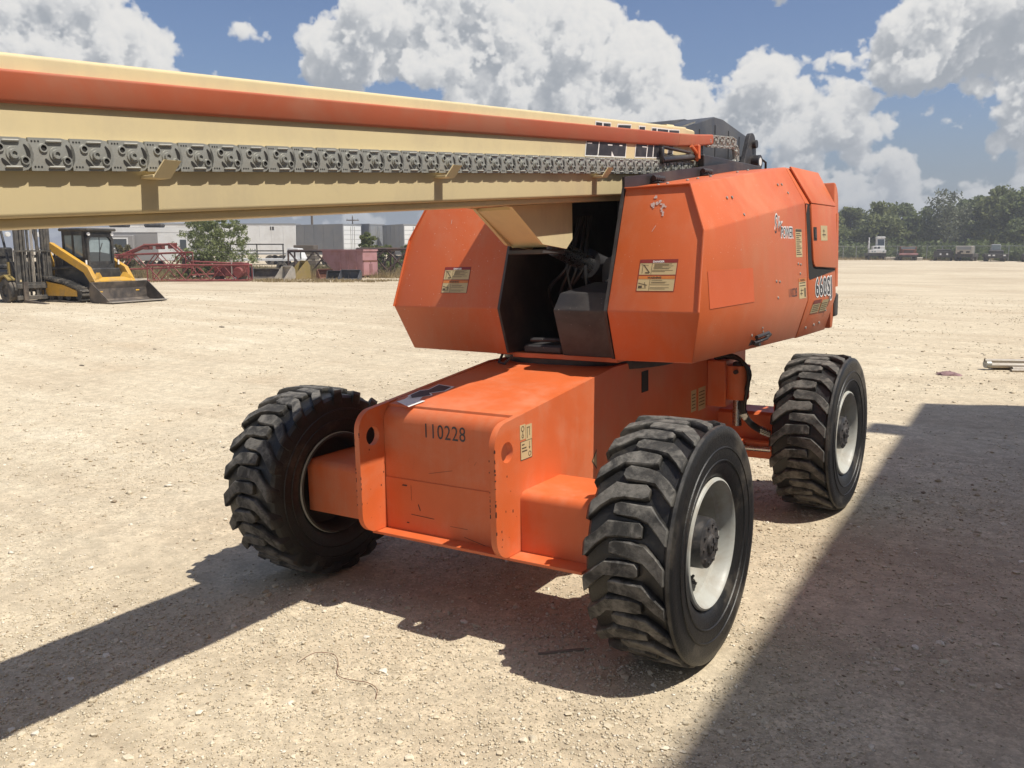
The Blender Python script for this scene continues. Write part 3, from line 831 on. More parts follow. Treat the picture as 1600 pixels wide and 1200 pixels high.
# ---- wheels ---------------------------------------------------------------
NL = 21
def wheel_meshes(sd):
    """sd: +1 outer face towards +x, -1 towards -x"""
    t = MB()
    half = [(.128, .262), (.150, .272), (.172, .30), (.184, .345), (.190, .395), (.186, .435), (.178, .462), (.163, .476), (.11, .481), (.05, .482)]
    outer = half[:6] + [(.1895, .455), (.1875, .482), (.180, .494), (.168, .496), (.158, .488), (.150, .480), (.11, .481), (.05, .482)]
    prof = [(-x, r) for x, r in half] + [(x, r) for x, r in reversed(outer if sd > 0 else half)]
    t.lathe([(x * sd, r) for x, r in prof], 0, seg=96)
    # rings moulded on the sidewalls
    for s2 in (-1, 1):
        for (xa, ra) in ((.1855, .352), (.1895, .405)):
            t.lathe([(s2 * (xa - .004), ra - .006), (s2 * (xa + .0035), ra - .002), (s2 * (xa + .0035), ra + .002), (s2 * (xa - .004), ra + .006)], 0, seg=72)
    circ = 2 * math.pi / NL
    Rt, Rb = .514, .476
    rnd = random.Random(17)
    for row in (-1, 1):
        for k in range(NL):
            a0 = (k + (.5 if row > 0 else 0)) * circ
            j = lambda q: rnd.uniform(-q, q)
            # stations from the shoulder inwards: (x, rise along the tread, half width, top radius)
            st = [(.191, -.060, .020, .446), (.187, -.057, .027, .486), (.172, -.045, .030, .507), (.12, .002, .030, .512), (.080, .040, .029, Rt), (.03, .047, .028, Rt), (-.045, .050, .026, Rt), (-.064, .047, .016, Rt - .002)]
            if row > 0 and sd > 0: st = [(.166, -.040, .027, .494), (.158, -.034, .030, .507)] + st[3:]
            rings = []
            wear = rnd.uniform(-.007, .0015)
            for i, (x, v, hw, rt) in enumerate(st):
                x = x * row; rt = rt + wear * (1 if i > 1 else .4) + j(.0025); hw = hw + j(.004); x += j(.004) * (1 if 1 < i else 0)
                rb = Rb if abs(x) < .17 else (.468 if abs(x) < .187 else .438)
                ring = []
                for (dv, r) in ((-(hw + .010), rb), (-(hw + .002), rt - .004), (-(hw - .0015), rt), (hw - .0015, rt), (hw + .002, rt - .004), (hw + .009, rb)):
                    th = a0 + (v + dv + j(.003)) / .51
                    # at the front (-y) growing angle climbs
                    ring.append((x * sd, -r * math.cos(th), r * math.sin(th)))
                rings.append(ring)
            t.loft(rings)
    tyre = t.mesh('tyre', M['tyre'], smooth=28)
    r = MB()
    rp = [(.160, .278), (.170, .274), (.174, .266), (.168, .259), (.150, .252), (.125, .246), (.108, .243), (.098, .231), (.05, .227), (.03, .219), (-.02, .214), (-.04, .185), (-.046, .14), (-.048, .0)]
    r.lathe([(x * sd, q) for x, q in rp], 0, seg=64)
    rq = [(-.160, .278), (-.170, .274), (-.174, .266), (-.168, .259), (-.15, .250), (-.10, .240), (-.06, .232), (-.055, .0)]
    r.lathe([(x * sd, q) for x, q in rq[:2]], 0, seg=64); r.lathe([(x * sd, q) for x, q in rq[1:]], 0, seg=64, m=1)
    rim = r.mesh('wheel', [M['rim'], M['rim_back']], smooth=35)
    h = MB()
    hp = [(-.05, .135), (-.03, .135), (-.03, .112), (.135, .108), (.146, .104), (.152, .104), (.158, .094), (.158, .0)]
    h.lathe([(x * sd, q) for x, q in hp], 0, seg=40)
    for k in range(10):
        a = 2 * math.pi * k / 10
        c, s_ = math.cos(a), math.sin(a)
        h.cyl((sd * .156, .080 * c, .080 * s_), (sd * .165, .080 * c, .080 * s_), .008, seg=6)
        h.cyl((sd * -.045, .165 * c, .165 * s_), (sd * -.022, .165 * c, .165 * s_), .013, seg=6)
    h.lathe([(sd * .158, .040), (sd * .168, .038), (sd * .171, .030), (sd * .171, .0)], 0, seg=20)
    for a in (0, math.pi / 2): h.box((sd * .171, -.024 * math.cos(a) - .005, -.024 * math.sin(a) - .005), (sd * .175, .024 * math.cos(a) + .005, .024 * math.sin(a) + .005))
    hub = h.mesh('hub', M['hub'], smooth=40)
    v = MB()
    v.tube([(sd * .03, .02, -.214), (sd * .055, .022, -.195), (sd * .075, .02, -.165)], .006, 8); v.tube([(sd * .055, .022, -.195), (sd * .085, .03, -.205)], .006, 8)
    valve = v.mesh('valve_stem', M['black_plastic'])
    # size moulded on the outer sidewall, bent round the wheel
    tx = MB()
    vv, ff = text_geo('15-19.5', .034, .0006)
    for a_mid in (math.pi, 0.4):
        pts = []
        for (x, y, z) in vv:
            th = a_mid + (-x) / .395 * -1; rr = .372 + y
            pts.append((sd * .1915, -math.cos(th - math.pi) * rr * 1.0, math.sin(th - math.pi) * rr))
        tx.add(pts, ff)
    letters = tx.mesh('size_lettering', M['tyre'])
    return rim, tyre, hub, valve, letters
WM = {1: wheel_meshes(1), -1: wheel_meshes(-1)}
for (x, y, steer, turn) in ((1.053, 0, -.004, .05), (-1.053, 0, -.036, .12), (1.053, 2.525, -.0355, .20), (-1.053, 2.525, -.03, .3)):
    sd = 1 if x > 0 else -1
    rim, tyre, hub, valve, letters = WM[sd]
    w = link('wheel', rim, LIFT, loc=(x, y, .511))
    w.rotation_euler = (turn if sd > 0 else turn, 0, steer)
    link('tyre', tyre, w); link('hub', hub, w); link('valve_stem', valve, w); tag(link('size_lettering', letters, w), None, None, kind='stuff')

# ---- rear axle and steering -----------------------------------------------------
def build_rear():
    r = MB(); r.box((-.86, 2.38, .40), (.86, 2.66, .63), bev=.02); r.box((.4, 2.30, .33), (.86, 2.36, .45), bev=.01)
    ax = r.build('rear_axle', M['orange'], LIFT, smooth=30)
    for sg in (-1, 1):
        k = MB(); k.box((sg * .861, 2.42, .36), (sg * .99, 2.62, .67), bev=.015); k.box((sg * .80, 2.30, .62), (sg * .93, 2.44, .72), bev=.01)
        k.build('steering_knuckle', M['orange'], ax)
    k = MB(); k.cyl((.2, 2.28, .40), (.62, 2.28, .40), .035, seg=16); k.cyl((.62, 2.28, .40), (.82, 2.29, .40), .018, seg=12, m=1); k.box((.80, 2.25, .37), (.86, 2.32, .43), bev=.008)
    k.build('steering_cylinder', [M['orange'], M['steel']], ax, smooth=40)
    k = MB(); k.lathe([(.74, .0), (.74, .072), (.755, .076), (.92, .076), (.935, .08), (.965, .08), (.965, .0)], 2, (.585, 2.22, 0), 28); k.lathe([(.56, 0), (.56, .030), (.742, .030), (.742, 0)], 2, (.585, 2.22, 0), 20, 1); k.box((.40, 2.14, .69), (.53, 2.30, 1.0), 0, bev=.008)
    oc = k.build('axle_lock_cylinder', [M['orange'], M['steel']], ax, smooth=40)
    f = MB(); f.box((.565, 2.17, .955), (.63, 2.23, .99), bev=.006); f.cyl((.60, 2.16, .93), (.60, 2.12, .93), .014); f.build('valve_block', M['hub'], oc)
    for i, off in enumerate((0, .022, .045)):
        h = MB()
        pts = [(.45, 2.16 + off, 1.01), (.52, 2.15 + off, 1.035 - off * .4), (.60, 2.14 + off, 1.03 - off * .5), (.665, 2.14 + off, .97 - off * .4), (.68 - off * .2, 2.15 + off, .88), (.66 - off, 2.17 + off, .78), (.64 - off * .7, 2.20, .68), (.66, 2.24, .60 - off * .6), (.72, 2.29, .54 - off * .5), (.80, 2.33, .50 - off * .4)]
        cat = []
        for a in range(len(pts) - 1):
            for t in (0, .33, .66):
                p0 = Vector(pts[max(a - 1, 0)]); p1 = Vector(pts[a]); p2 = Vector(pts[a + 1]); p3 = Vector(pts[min(a + 2, len(pts) - 1)])
                cat.append(.5 * ((2 * p1) + (p2 - p0) * t + (2 * p0 - 5 * p1 + 4 * p2 - p3) * t * t + (3 * p1 - p0 - 3 * p2 + p3) * t ** 3))
        h.tube(cat, .0125, 8); hs = h.build('hydraulic_hose', M['hose'], ax, smooth=60)
        f = MB(); f.cyl(cat[-3], cat[-1], .016, seg=8); f.cyl(cat[-8], cat[-7], .0155, seg=8); tag(f.build('hose_fitting', M['steel'], hs), None, None, kind='stuff')
build_rear()

# ---- turntable ---------------------------------------------------------------
t = MB(); t.lathe([(1.085, 0), (1.085, .52), (1.12, .53), (1.145, .53), (1.15, .50), (1.15, 0)], 2, (0, 1.27, 0), 64)
t.build('slew_bearing', M['black_paint'], LIFT, smooth=40)
TUR = dict(rotz=-PSI)
t = MB(); t.box((-.40, .78, 1.151), (.43, 2.95, 1.172), bev=.003); t.box((-.232, .70, 1.1515), (.43, .78, 1.178), bev=.003)
PLATE = t.build('turntable_plate', M['orange'], LIFT, **TUR)

MIR = -.0224      # the turret's own middle
def hood_ring(front, side):
    if front:
        P = [(.446, .642, 1.172), (.866, .642, 1.178), (.936, .557, 1.430), (.906, .683, 1.812), (.80, .762, 2.040), (.446, .762, 2.040), (.446, .557, 1.430)]
    else:
        P = [(.446, 2.28, 1.172), (.866, 2.28, 1.155), (.938, 2.28, 1.396), (.902, 2.28, 1.998), (.775, 2.28, 2.222), (.446, 2.28, 2.222), (.446, 2.28, 1.396)]
    if side < 0:
        P = [(2 * MIR - x if abs(x - .446) > 1e-6 else -.226, y, z) for x, y, z in P]
    return P
def build_hood(side):
    a, b = hood_ring(True, side), hood_ring(False, side)
    h = MB()
    v = a + b; n = 7
    f = [(0, 1, 2, 6), (6, 2, 3, 4, 5), (n + 0, n + 6, n + 5, n + 4, n + 3, n + 2, n + 1)]
    for i, j in ((0, 1), (1, 2), (2, 3), (3, 4), (4, 5), (5, 6), (6, 0)): f.append((i, j, n + j, n + i))
    h.add(v, f)
    hood = h.build('hood', M['orange_hood'], LIFT, bevel=.007, smooth=35, **TUR)
    # thin return lip round the front panel
    N = Vector((0, -.949, .316)); l = MB()
    A = [Vector(p) for p in a]
    edge = [A[2], A[3], A[4], A[5]]
    mid = (A[6] + A[3]) / 2
    for p, q in zip(edge[:-1], edge[1:]):
        t_ = (q - p).normalized(); inn = N.cross(t_)
        if inn.dot(mid - p) < 0: inn = -inn
        inn.normalize()
        o = N * .0115; w = inn * .005
        l.add([p, q, q + w, p + w, p + o, q + o, q + w + o, p + w + o], [(0, 1, 2, 3), (4, 5, 6, 7), (0, 1, 5, 4), (2, 3, 7, 6), (1, 2, 6, 5), (0, 3, 7, 4)])
    l.build('edge_lip', M['orange_hood'], hood)
    # black inner panel, standing above the hood's top edge as a seal
    s = 1 if side > 0 else -1
    x0, x1 = (.430, .4445) if side > 0 else (-.2245, -.210)
    def py(z): return (.557 + (z - 1.43) * .334) if z > 1.43 else .557 + (1.43 - z) * .33
    P = [(py(1.18) - .004, 1.18), (py(1.43) - .004, 1.43), (py(2.04) - .006, 2.045), (py(2.04) - .006, 2.095), (2.27, 2.275), (2.27, 1.18)]
    if side < 0: P[3] = (py(2.04), 2.05); P[4] = (2.27, 2.23)
    p = MB(); p.prism(P, 0, x0, x1); p.build('inner_panel', M['black_paint'], hood)
    # bolts and clips on the side
    return hood
HOOD = build_hood(1)
HOODL = build_hood(-1)

def side_x(z, y):
    """outer surface of the right hood between knee and upper crease"""
    t = (y - .6) / 1.7
    zk = 1.43 + (1.396 - 1.43) * t; zc = 1.812 + (1.998 - 1.812) * t
    xk = .936 + .002 * t; xc = .906 - .004 * t
    k = (z - zk) / (zc - zk)
    return xk + (xc - xk) * k
def side_label(mb, y0, y1, z0, z1, m, lift=.0012, xf=side_x):
    mb.add([(xf(z0, y0) + lift, y0, z0), (xf(z0, y1) + lift, y1, z0), (xf(z1, y1) + lift, y1, z1), (xf(z1, y0) + lift, y0, z1)], [(0, 1, 2, 3)], m)
def side_text(mb, s, size, yc, z, m, lift, bold=0, shear=0, sx=1, xf=side_x, spacing=1.0):
    v, f = text_geo(s, size, bold, shear, spacing)
    mb.add([(xf(z + p[1], yc) + lift, yc + p[0] * sx, z + p[1]) for p in v], f, m)

# hood details, right side
d = MB(); side_label(d, .68, 1.30, 1.44, 1.62, 0, .0027); d.build('repainted_patch', M['orange_fresh'], HOOD)
d = MB()
side_text(d, 'S', .155, 1.70, 1.805, 0, .0014, .0085, .35, .62); side_text(d, 'ky', .120, 1.775, 1.815, 0, .0014, .0085, .35, .62)
side_text(d, 'POWER', .082, 1.905, 1.785, 0, .0014, .0075, .12, .78)
side_text(d, 'S', .155, 1.70, 1.805, 1, .0022, -.001, .35, .62); side_text(d, 'ky', .120, 1.775, 1.815, 1, .0022, -.001, .35, .62)
side_text(d, 'POWER', .082, 1.905, 1.785, 1, .0022, .0005, .12, .78)
d.build('model_lettering', [M['white_print'], M['black_print']], HOOD)
d = MB(); side_text(d, '110228', .074, 1.975, 1.432, 0, .0014, 0, 0, .76); d.build('stencilled_number', M['black_print'], HOOD)
d = MB(); side_label(d, 2.065, 2.19, 1.665, 1.835, 0)
for k in range(11): side_label(d, 2.078, 2.178 - .02 * (k % 3), 1.68 + k * .0125, 1.685 + k * .0125, 1, .002)
side_label(d, 2.07, 2.185, 1.818, 1.833, 1, .002); d.build('instruction_label', [M['label_cream'], M['label_ink']], HOOD)
d = MB(); side_label(d, 2.10, 2.245, 1.412, 1.535, 0); side_label(d, 2.10, 2.245, 1.515, 1.535, 2, .0018)
side_label(d, 2.115, 2.23, 1.505, 1.510, 1, .002); side_label(d, 2.115, 2.23, 1.488, 1.493, 1, .002); side_label(d, 2.205, 2.232, 1.42, 1.475, 1, .002)
side_label(d, 2.12, 2.17, 1.44, 1.446, 1, .002); side_label(d, 2.13, 2.19, 1.46, 1.465, 1, .002); side_label(d, 2.14, 2.146, 1.43, 1.475, 1, .002)
side_text(d, 'WARNING', .020, 2.172, 1.518, 1, .0024); d.build('warning_label', [M['label_cream'], M['label_ink'], M['label_orange']], HOOD)
d = MB()
for (y, z) in ((1.68, 1.535), (1.74, 1.53), (1.70, 1.44), (2.10, 1.625), (2.15, 1.62), (2.135, 1.565)):
    x = side_x(z, y); d.lathe([(x - .002, .0085), (x + .003, .0085), (x + .0055, .004), (x + .0055, 0)], 0, (0, y, z), 10)
def chamf(y, z):
    t = (y - .7) / 1.58; zc = 1.812 + .186 * t; zt = 2.04 + .182 * t; k = (z - zc) / (zt - zc)
    return .906 - .004 * t + (.80 - .906 - .021 * t) * k
for (y, z) in ((1.12, 1.985), (1.19, 1.99), (1.97, 2.095), (2.04, 2.10), (2.07, 2.05), (1.24, 1.90)):
    x = chamf(y, z); N = Vector((.9, 0, .42)).normalized(); p = Vector((x, y, z)); d.cyl(p - N * .003, p + N * .004, .008, seg=10)
tag(d.build('bolts', M['galv'], HOOD), None, None, kind='stuff')
d = MB()
def low_x(z, y): return .866 + (z - 1.17) * .276
def sc(y0, z0, y1, z1, w): d.add([(side_x(z0, y0) + .0012, y0, z0), (side_x(z0, y0) + .0012, y0 + w, z0), (side_x(z1, y1) + .0012, y1 + w, z1), (side_x(z1, y1) + .0012, y1, z1)], [(0, 1, 2, 3)])
sc(1.13, 1.68, 1.14, 1.72, .014); sc(1.0, 1.56, 1.05, 1.575, .012); sc(1.08, 1.655, 1.15, 1.66, .01)
tag(d.build('scratches', M['paint_scar'], HOOD), None, None, kind='stuff')
# latch in its recess on the lower side
d = MB()
def low(y, z, o): return Vector((low_x(z, y) + o, y, z))
d.add([low(1.40, 1.19, .002), low(1.68, 1.19, .002), low(1.66, 1.245, .002), low(1.43, 1.245, .002)], [(0, 1, 2, 3)], 1)
for (y0, z0, y1, z1) in ((1.42, 1.205, 1.62, 1.215), (1.62, 1.215, 1.66, 1.235), (1.44, 1.235, 1.62, 1.245)): d.tube([low(y0, z0, .02), low(y1, z1, .024)], .011, 8)
d.cyl(low(1.50, 1.20, 0), low(1.50, 1.20, .03), .02, seg=12)
d.build('hood_latch', [M['black_plastic'], M['darkhole']], HOOD)
d = MB()
for y, z in ((1.55, 1.28), (1.58, 1.255), (1.40, 1.25)): d.cyl(low(y, z, -.002), low(y, z, .006), .007, seg=8)
tag(d.build('bolts', M['galv'], HOOD), None, None, kind='stuff')
# hinges along the seal on top
def ht(y): return 2.04 + (y - .762) * .12
for y in (1.05, 1.72):
    d = MB(); 
    for k in range(5): d.cyl((.462, y + k * .026, ht(y) + .03), (.462, y + k * .026 + .021, ht(y) + .033), .016, seg=10)
    d.box((.447, y, ht(y) + .002), (.50, y + .13, ht(y) + .012), bev=.003)
    d.build('hinge', M['black_plastic'], HOOD)
d = MB()
for y in (.82, .93, 1.18, 1.32, 1.5, 1.92, 2.1): d.lathe([(ht(y) - .004, .009), (ht(y) + .004, .009), (ht(y) + .008, .004), (ht(y) + .008, 0)], 2, (.60, y, 0), 8)
tag(d.build('bolts', M['galv'], HOOD), None, None, kind='stuff')

# front labels and scars on both hoods; the front panel's own plane
FN = Vector((0, -.949, .316)).normalized(); FU = Vector((0, .316, .949)).normalized(); FX = Vector((1, 0, 0))
def fpt(x, z, lift=.0012): return Vector((x, .557 + (z - 1.43) * .334, z)) + FN * lift
def front_label(hood, x0, x1, z0, z1, dz=0.0):
    l = MB()
    def r(u0, u1, v0, v1, m, lift):
        X = lambda u: x0 + (x1 - x0) * u
        Zz = lambda w: z0 + (z1 - z0) * w
        l.add([fpt(X(u0), Zz(v0), lift), fpt(X(u1), Zz(v0), lift), fpt(X(u1), Zz(v1), lift), fpt(X(u0), Zz(v1), lift)], [(0, 1, 2, 3)], m)
    r(0, 1, 0, 1, 1, .0012)                       # dark red border
    r(.02, .98, .52, .985, 0, .0018); r(.02, .98, .015, .485, 0, .0018)
    r(.015, .985, .885, .985, 1, .0024); r(.02, .98, .385, .485, 2, .0024)
    def line(v, u0, u1, t=.014): r(u0, u1, v, v + t, 3, .0024)
    for v, a, b in ((.845, .40, .86), (.815, .40, .78), (.785, .40, .9), (.755, .40, .62), (.725, .38, .84), (.695, .4, .8), (.645, .36, .9), (.61, .36, .70), (.34, .38, .66), (.285, .38, .78), (.255, .38, .74), (.20, .36, .86), (.11, .36, .86), (.07, .36, .76)): line(v, a, b, .012)
    r(.335, .345, .53, .87, 3, .0024); r(.335, .345, .02, .375, 3, .0024)
    def stroke(u0, v0, u1, v1, w):
        a, b = fpt(x0 + (x1 - x0) * u0, z0 + (z1 - z0) * v0, .0026), fpt(x0 + (x1 - x0) * u1, z0 + (z1 - z0) * v1, .0026)
        t_ = (b - a).normalized(); s_ = FN.cross(t_) * w
        l.add([a - s_, b - s_, b + s_, a + s_], [(0, 1, 2, 3)], 3)
    stroke(.10, .85, .10, .56, .0012); stroke(.12, .83, .30, .58, .0022); stroke(.05, .84, .25, .81, .001); stroke(.18, .58, .29, .58, .003)
    stroke(.04, .26, .28, .19, .0016); stroke(.05, .14, .15, .14, .006); stroke(.22, .22, .24, .11, .002); stroke(.21, .28, .21, .24, .002); stroke(.05, .1, .27, .1, .0008)
    h = z1 - z0
    put_text(l, 'DANGER', .085 * h, fpt((x0 + x1) / 2, z0 + .90 * h, .003), FX, FU, 4, .0006, 0, 1.15)
    put_text(l, 'WARNING', .085 * h, fpt((x0 + x1) / 2 - .01, z0 + .40 * h, .003), FX, FU, 3, .0006, 0, 1.15)
    l.build('danger_label', [M['label_cream'], M['label_red'], M['label_orange'], M['label_ink'], M['white_print']], hood)
front_label(HOOD, .590, .792, 1.527, 1.680)
front_label(HOODL, -.641, -.454, 1.510, 1.655)
def scars(hood, pts, name='scratches'):
    l = MB(); rnd = random.Random(3)
    for (x, z, r) in pts:
        n = 9; pl = [(x + r * rnd.uniform(.45, 1.2) * math.cos(2 * math.pi * k / n), z + r * rnd.uniform(.45, 1.2) * math.sin(2 * math.pi * k / n)) for k in range(n)]
        l.add([fpt(a, b) for a, b in pl], [tuple(range(n))])
    l.build(name, M['paint_scar'], hood)
scars(HOOD, [(.625, 1.985, .011), (.615, 1.950, .013), (.635, 1.955, .010), (.650, 1.962, .009), (.660, 1.948, .008), (.672, 1.940, .010), (.667, 1.915, .008), (.664, 1.925, .009), (.675, 1.895, .007), (.676, 1.905, .008), (.62, 1.935, .006), (.685, 1.935, .006)])
l = MB(); l.add([fpt(.628, 1.815), fpt(.645, 1.845), fpt(.648, 1.845), fpt(.631, 1.815)], [(0, 1, 2, 3)]); l.build('scratches', M['paint_scar'], HOOD)
l = MB(); l.add([fpt(-.655, 1.90), fpt(-.652, 1.90), fpt(-.652, 1.925), fpt(-.655, 1.925)], [(0, 1, 2, 3)]); l.build('scratches', M['paint_scar'], HOODL)

# ---- rear cover with its door ---------------------------------------------------
def rc_x(z, y): return .938 + (z - 1.396) / (1.998 - 1.396) * (.902 - .938)
r = MB()
sec = [(.446, 1.172), (.868, 1.150), (.938, 1.392), (.904, 1.994), (.775, 2.222), (.30, 2.222), (.30, 1.172)]
r.loft([[(x, 2.292, z) for x, z in sec], [(x * .995, 2.96, z) for x, z in sec]])
RC = r.build('rear_cover', M['orange_hood'], LIFT, bevel=.008, smooth=35, **TUR)
d = MB()
d.add([(rc_x(z, 0) + .0015, y, z) for y, z in ((2.293, 1.995), (2.372, 1.992), (2.385, 1.64), (2.41, 1.60), (2.93, 1.576), (2.93, 1.566), (2.33, 1.52), (2.31, 1.535))], [tuple(range(8))])
d.build('door_gap', M['darkhole'], RC)
d = MB()
inn = [(2.375, 1.994), (2.39, 1.645), (2.40, 1.615), (2.43, 1.60), (2.955, 1.58), (2.955, 1.992)]
n = len(inn)
v = [(rc_x(z, 0) + .002, y, z) for y, z in inn] + [(rc_x(z, 0) + .012, y + (.004 if y < 2.5 else 0), z) for y, z in inn]
d.add(v, [tuple(range(n)), tuple(range(2 * n - 1, n - 1, -1))] + [(i, (i + 1) % n, n + (i + 1) % n, n + i) for i in range(n)])
a0, a1 = Vector((.907, 2.375, 1.994)), Vector((.905, 2.955, 1.992)); b0, b1 = Vector((.780, 2.335, 2.224)), Vector((.778, 2.955, 2.224)); N = Vector((.87, 0, .49)) * .012
d.add([a0, a1, b1, b0, a0 + N, a1 + N, b1 + N, b0 + N], [(0, 1, 2, 3), (4, 5, 6, 7), (0, 1, 5, 4), (1, 2, 6, 5), (2, 3, 7, 6), (3, 0, 4, 7)])
DOOR = d.build('door', M['orange_hood'], RC, bevel=.003, smooth=35)
def door_x(z, y): return rc_x(z, y) + .012
d = MB(); side_label(d, 2.40, 2.475, 1.765, 1.85, 0, .001, door_x); side_label(d, 2.425, 2.462, 1.78, 1.835, 1, .004, door_x)
d.build('handle', [M['darkhole'], M['black_plastic']], DOOR)
d = MB(); side_label(d, 2.565, 2.72, 1.765, 1.862, 0, .001, door_x); side_label(d, 2.60, 2.68, 1.80, 1.806, 1, .0018, door_x); side_label(d, 2.63, 2.638, 1.785, 1.84, 1, .0018, door_x); side_label(d, 2.61, 2.66, 1.825, 1.83, 1, .0018, door_x)
d.build('instruction_label', [M['label_cream'], M['label_ink']], DOOR)
d = MB(); side_text(d, '660SJ', .158, 2.645, 1.413, 0, .0012, .0125, 0, 1.02, rc_x, 1.12); side_text(d, '660SJ', .158, 2.645, 1.413, 1, .0024, .0035, 0, 1.02, rc_x, 1.12)
d.build('model_lettering', [M['white_print'], M['black_print']], RC)
def rcl(z, y): return .868 + (z - 1.15) * .289
d = MB(); side_label(d, 2.42, 2.60, 1.30, 1.385, 0, .0015, rcl); side_label(d, 2.625, 2.78, 1.30, 1.378, 0, .0015, rcl); side_label(d, 2.42, 2.60, 1.36, 1.385, 1, .0022, rcl)
for k in range(4): side_label(d, 2.44, 2.58, 1.31 + k * .012, 1.314 + k * .012, 2, .0022, rcl); side_label(d, 2.64, 2.76, 1.31 + k * .014, 1.314 + k * .014, 2, .0022, rcl)
d.build('warning_label', [M['label_cream'], M['label_red'], M['label_ink']], RC)
d = MB()
for y, z in ((2.42, 1.21), (2.60, 1.215), (2.72, 1.22), (2.78, 1.30)): d.cyl((rcl(z, y) - .002, y, z), (rcl(z, y) + .006, y, z), .008, seg=8)
tag(d.build('bolts', M['galv'], RC), None, None, kind='stuff')
# counterweight closing the back, rounded at top
cw = MB(); pr = [(2.965, 1.16), (3.02, 1.16), (3.08, 1.34), (3.09, 1.9)]
for k in range(6):
    a = k / 5 * math.pi / 2; pr.append((2.965 + .115 * math.cos(a), 1.99 + .17 * math.sin(a)))
cw.prism(pr, 0, -.93, .90)
CW = cw.build('counterweight', M['orange_hood'], LIFT, bevel=.012, smooth=40, **TUR)
d = MB(); d.box((.80, 3.02, 1.24), (.915, 3.10, 1.40), bev=.01); d.build('bumper', M['black_plastic'], CW)
d = MB()
d.loft([[(.902, 2.968, 1.45), (.925, 2.985, 1.45), (.925, 3.03, 1.45), (.902, 3.05, 1.45)], [(.902, 2.968, 1.95), (.915, 2.985, 1.95), (.915, 3.03, 1.95), (.902, 3.05, 1.95)]]); d.build('corner_trim', M['orange_hood'], CW)

# left back of the turret
l = MB(); l.loft([[(2 * MIR - x, 2.292, z) for x, z in sec[:5]] + [(-.35, 2.292, 2.222), (-.35, 2.292, 1.172)], [(2 * MIR - x, 2.96, z) for x, z in sec[:5]] + [(-.35, 2.96, 2.222), (-.35, 2.96, 1.172)]])
l.build('rear_cover', M['orange_hood'], LIFT, bevel=.008, smooth=35, **TUR)

# ---- things in the dark bay between the hoods -------------------------------------
b = MB()
b.add([(.118, .668, 1.18), (.436, .668, 1.18), (.425, .606, 1.425), (.098, .606, 1.425), (.410, .655, 1.518), (.112, .655, 1.512), (.418, .95, 1.54), (.16, .95, 1.56), (.20, 1.2, 1.18), (.436, 1.2, 1.18), (.25, 1.25, 1.52), (.43, 1.25, 1.5)],
      [(0, 1, 2, 3), (3, 2, 4, 5), (5, 4, 6, 7), (0, 3, 5, 7, 10, 8), (1, 2, 4, 6, 11, 9), (7, 6, 11, 10), (8, 9, 11, 10), (0, 1, 9, 8)])
b.build('control_box', M['black_plastic'], LIFT, bevel=.006, smooth=30, **TUR)
b = MB(); b.prism([(.16, 1.48), (.16, 1.64), (.185, 1.685), (.25, 1.71), (.34, 1.722), (.425, 1.728), (.425, 1.48)], 1, 1.02, 1.40); b.build('fluid_tank', M['charcoal'], LIFT, bevel=.012, smooth=35, **TUR)
b = MB(); b.tube([(.20, 1.0, 1.56), (.42, .98, 1.66)], .006, 6); b.build('grab_rod', M['galv'], LIFT, **TUR)
b = MB(); b.box((-.205, 1.9, 1.173), (-.165, 2.95, 2.45), bev=.004); b.box((.355, 1.9, 1.173), (.395, 2.95, 2.30), bev=.004); b.box((-.16, 2.35, 1.173), (.35, 2.40, 2.1), bev=.004)
TOW = b.build('tower', M['black_paint'], LIFT, **TUR)
b = MB(); b.cyl((.08, 2.3, 1.30), (.08, 1.0, 1.66), .085, seg=20); b.cyl((.08, 1.0, 1.66), (.08, .66, 1.755), .05, seg=16, m=1); b.build('lift_cylinder', [M['black_paint'], M['steel']], LIFT, smooth=50, **TUR)
b = MB(); b.box((-.16, .70, 1.18), (.09, 1.25, 1.225), bev=.01); b.tube([(-.12, .72, 1.25), (.02, .75, 1.25), (.08, .80, 1.25)], .012); b.build('hose_tray', M['black_plastic'], LIFT, **TUR)
for k in range(4):
    b = MB(); x = .12 + k * .045
    b.tube(spline([(x, 1.95, 1.35), (x + .02, 1.75, 1.42), (x + .03, 1.55, 1.62), (x - .02, 1.5, 1.78), (x - .05, 1.5, 1.95)]), .014, 8); b.build('hydraulic_hose', M['hose'], LIFT, smooth=60, **TUR)
b = MB(); b.box((-.12, 1.45, 1.30), (.10, 1.75, 1.52), bev=.01)
for i in range(5): b.cyl((-.10 + i * .045, 1.45, 1.50), (-.10 + i * .045, 1.40, 1.53), .014, seg=8); b.cyl((-.10 + i * .045, 1.45, 1.36), (-.10 + i * .045, 1.39, 1.36), .014, seg=8)
b.build('valve_bank', M['hub'], LIFT, **TUR)
rnd = random.Random(41)
for i in range(6):
    x = -.11 + i * .04; b = MB()
    b.tube(spline([(x, 1.39, 1.36), (x + rnd.uniform(-.04, .04), 1.15, 1.30 + rnd.uniform(-.03, .06)), (x + rnd.uniform(-.08, .1), .98, 1.42 + rnd.uniform(-.1, .1)), (x * .5 + .05 + rnd.uniform(-.05, .05), .92, 1.65), (x * .4 + .05, 1.05, 1.92)]), .011, 7)
    b.build('hydraulic_hose', M['hose'], LIFT, smooth=60, **TUR)
b = MB(); b.tube([(-.30, .70, 1.165), (-.30, .66, 1.12), (-.26, .66, 1.115), (-.22, .68, 1.16)], .008, 6); b.build('cable_hook', M['black_plastic'], LIFT, **TUR)

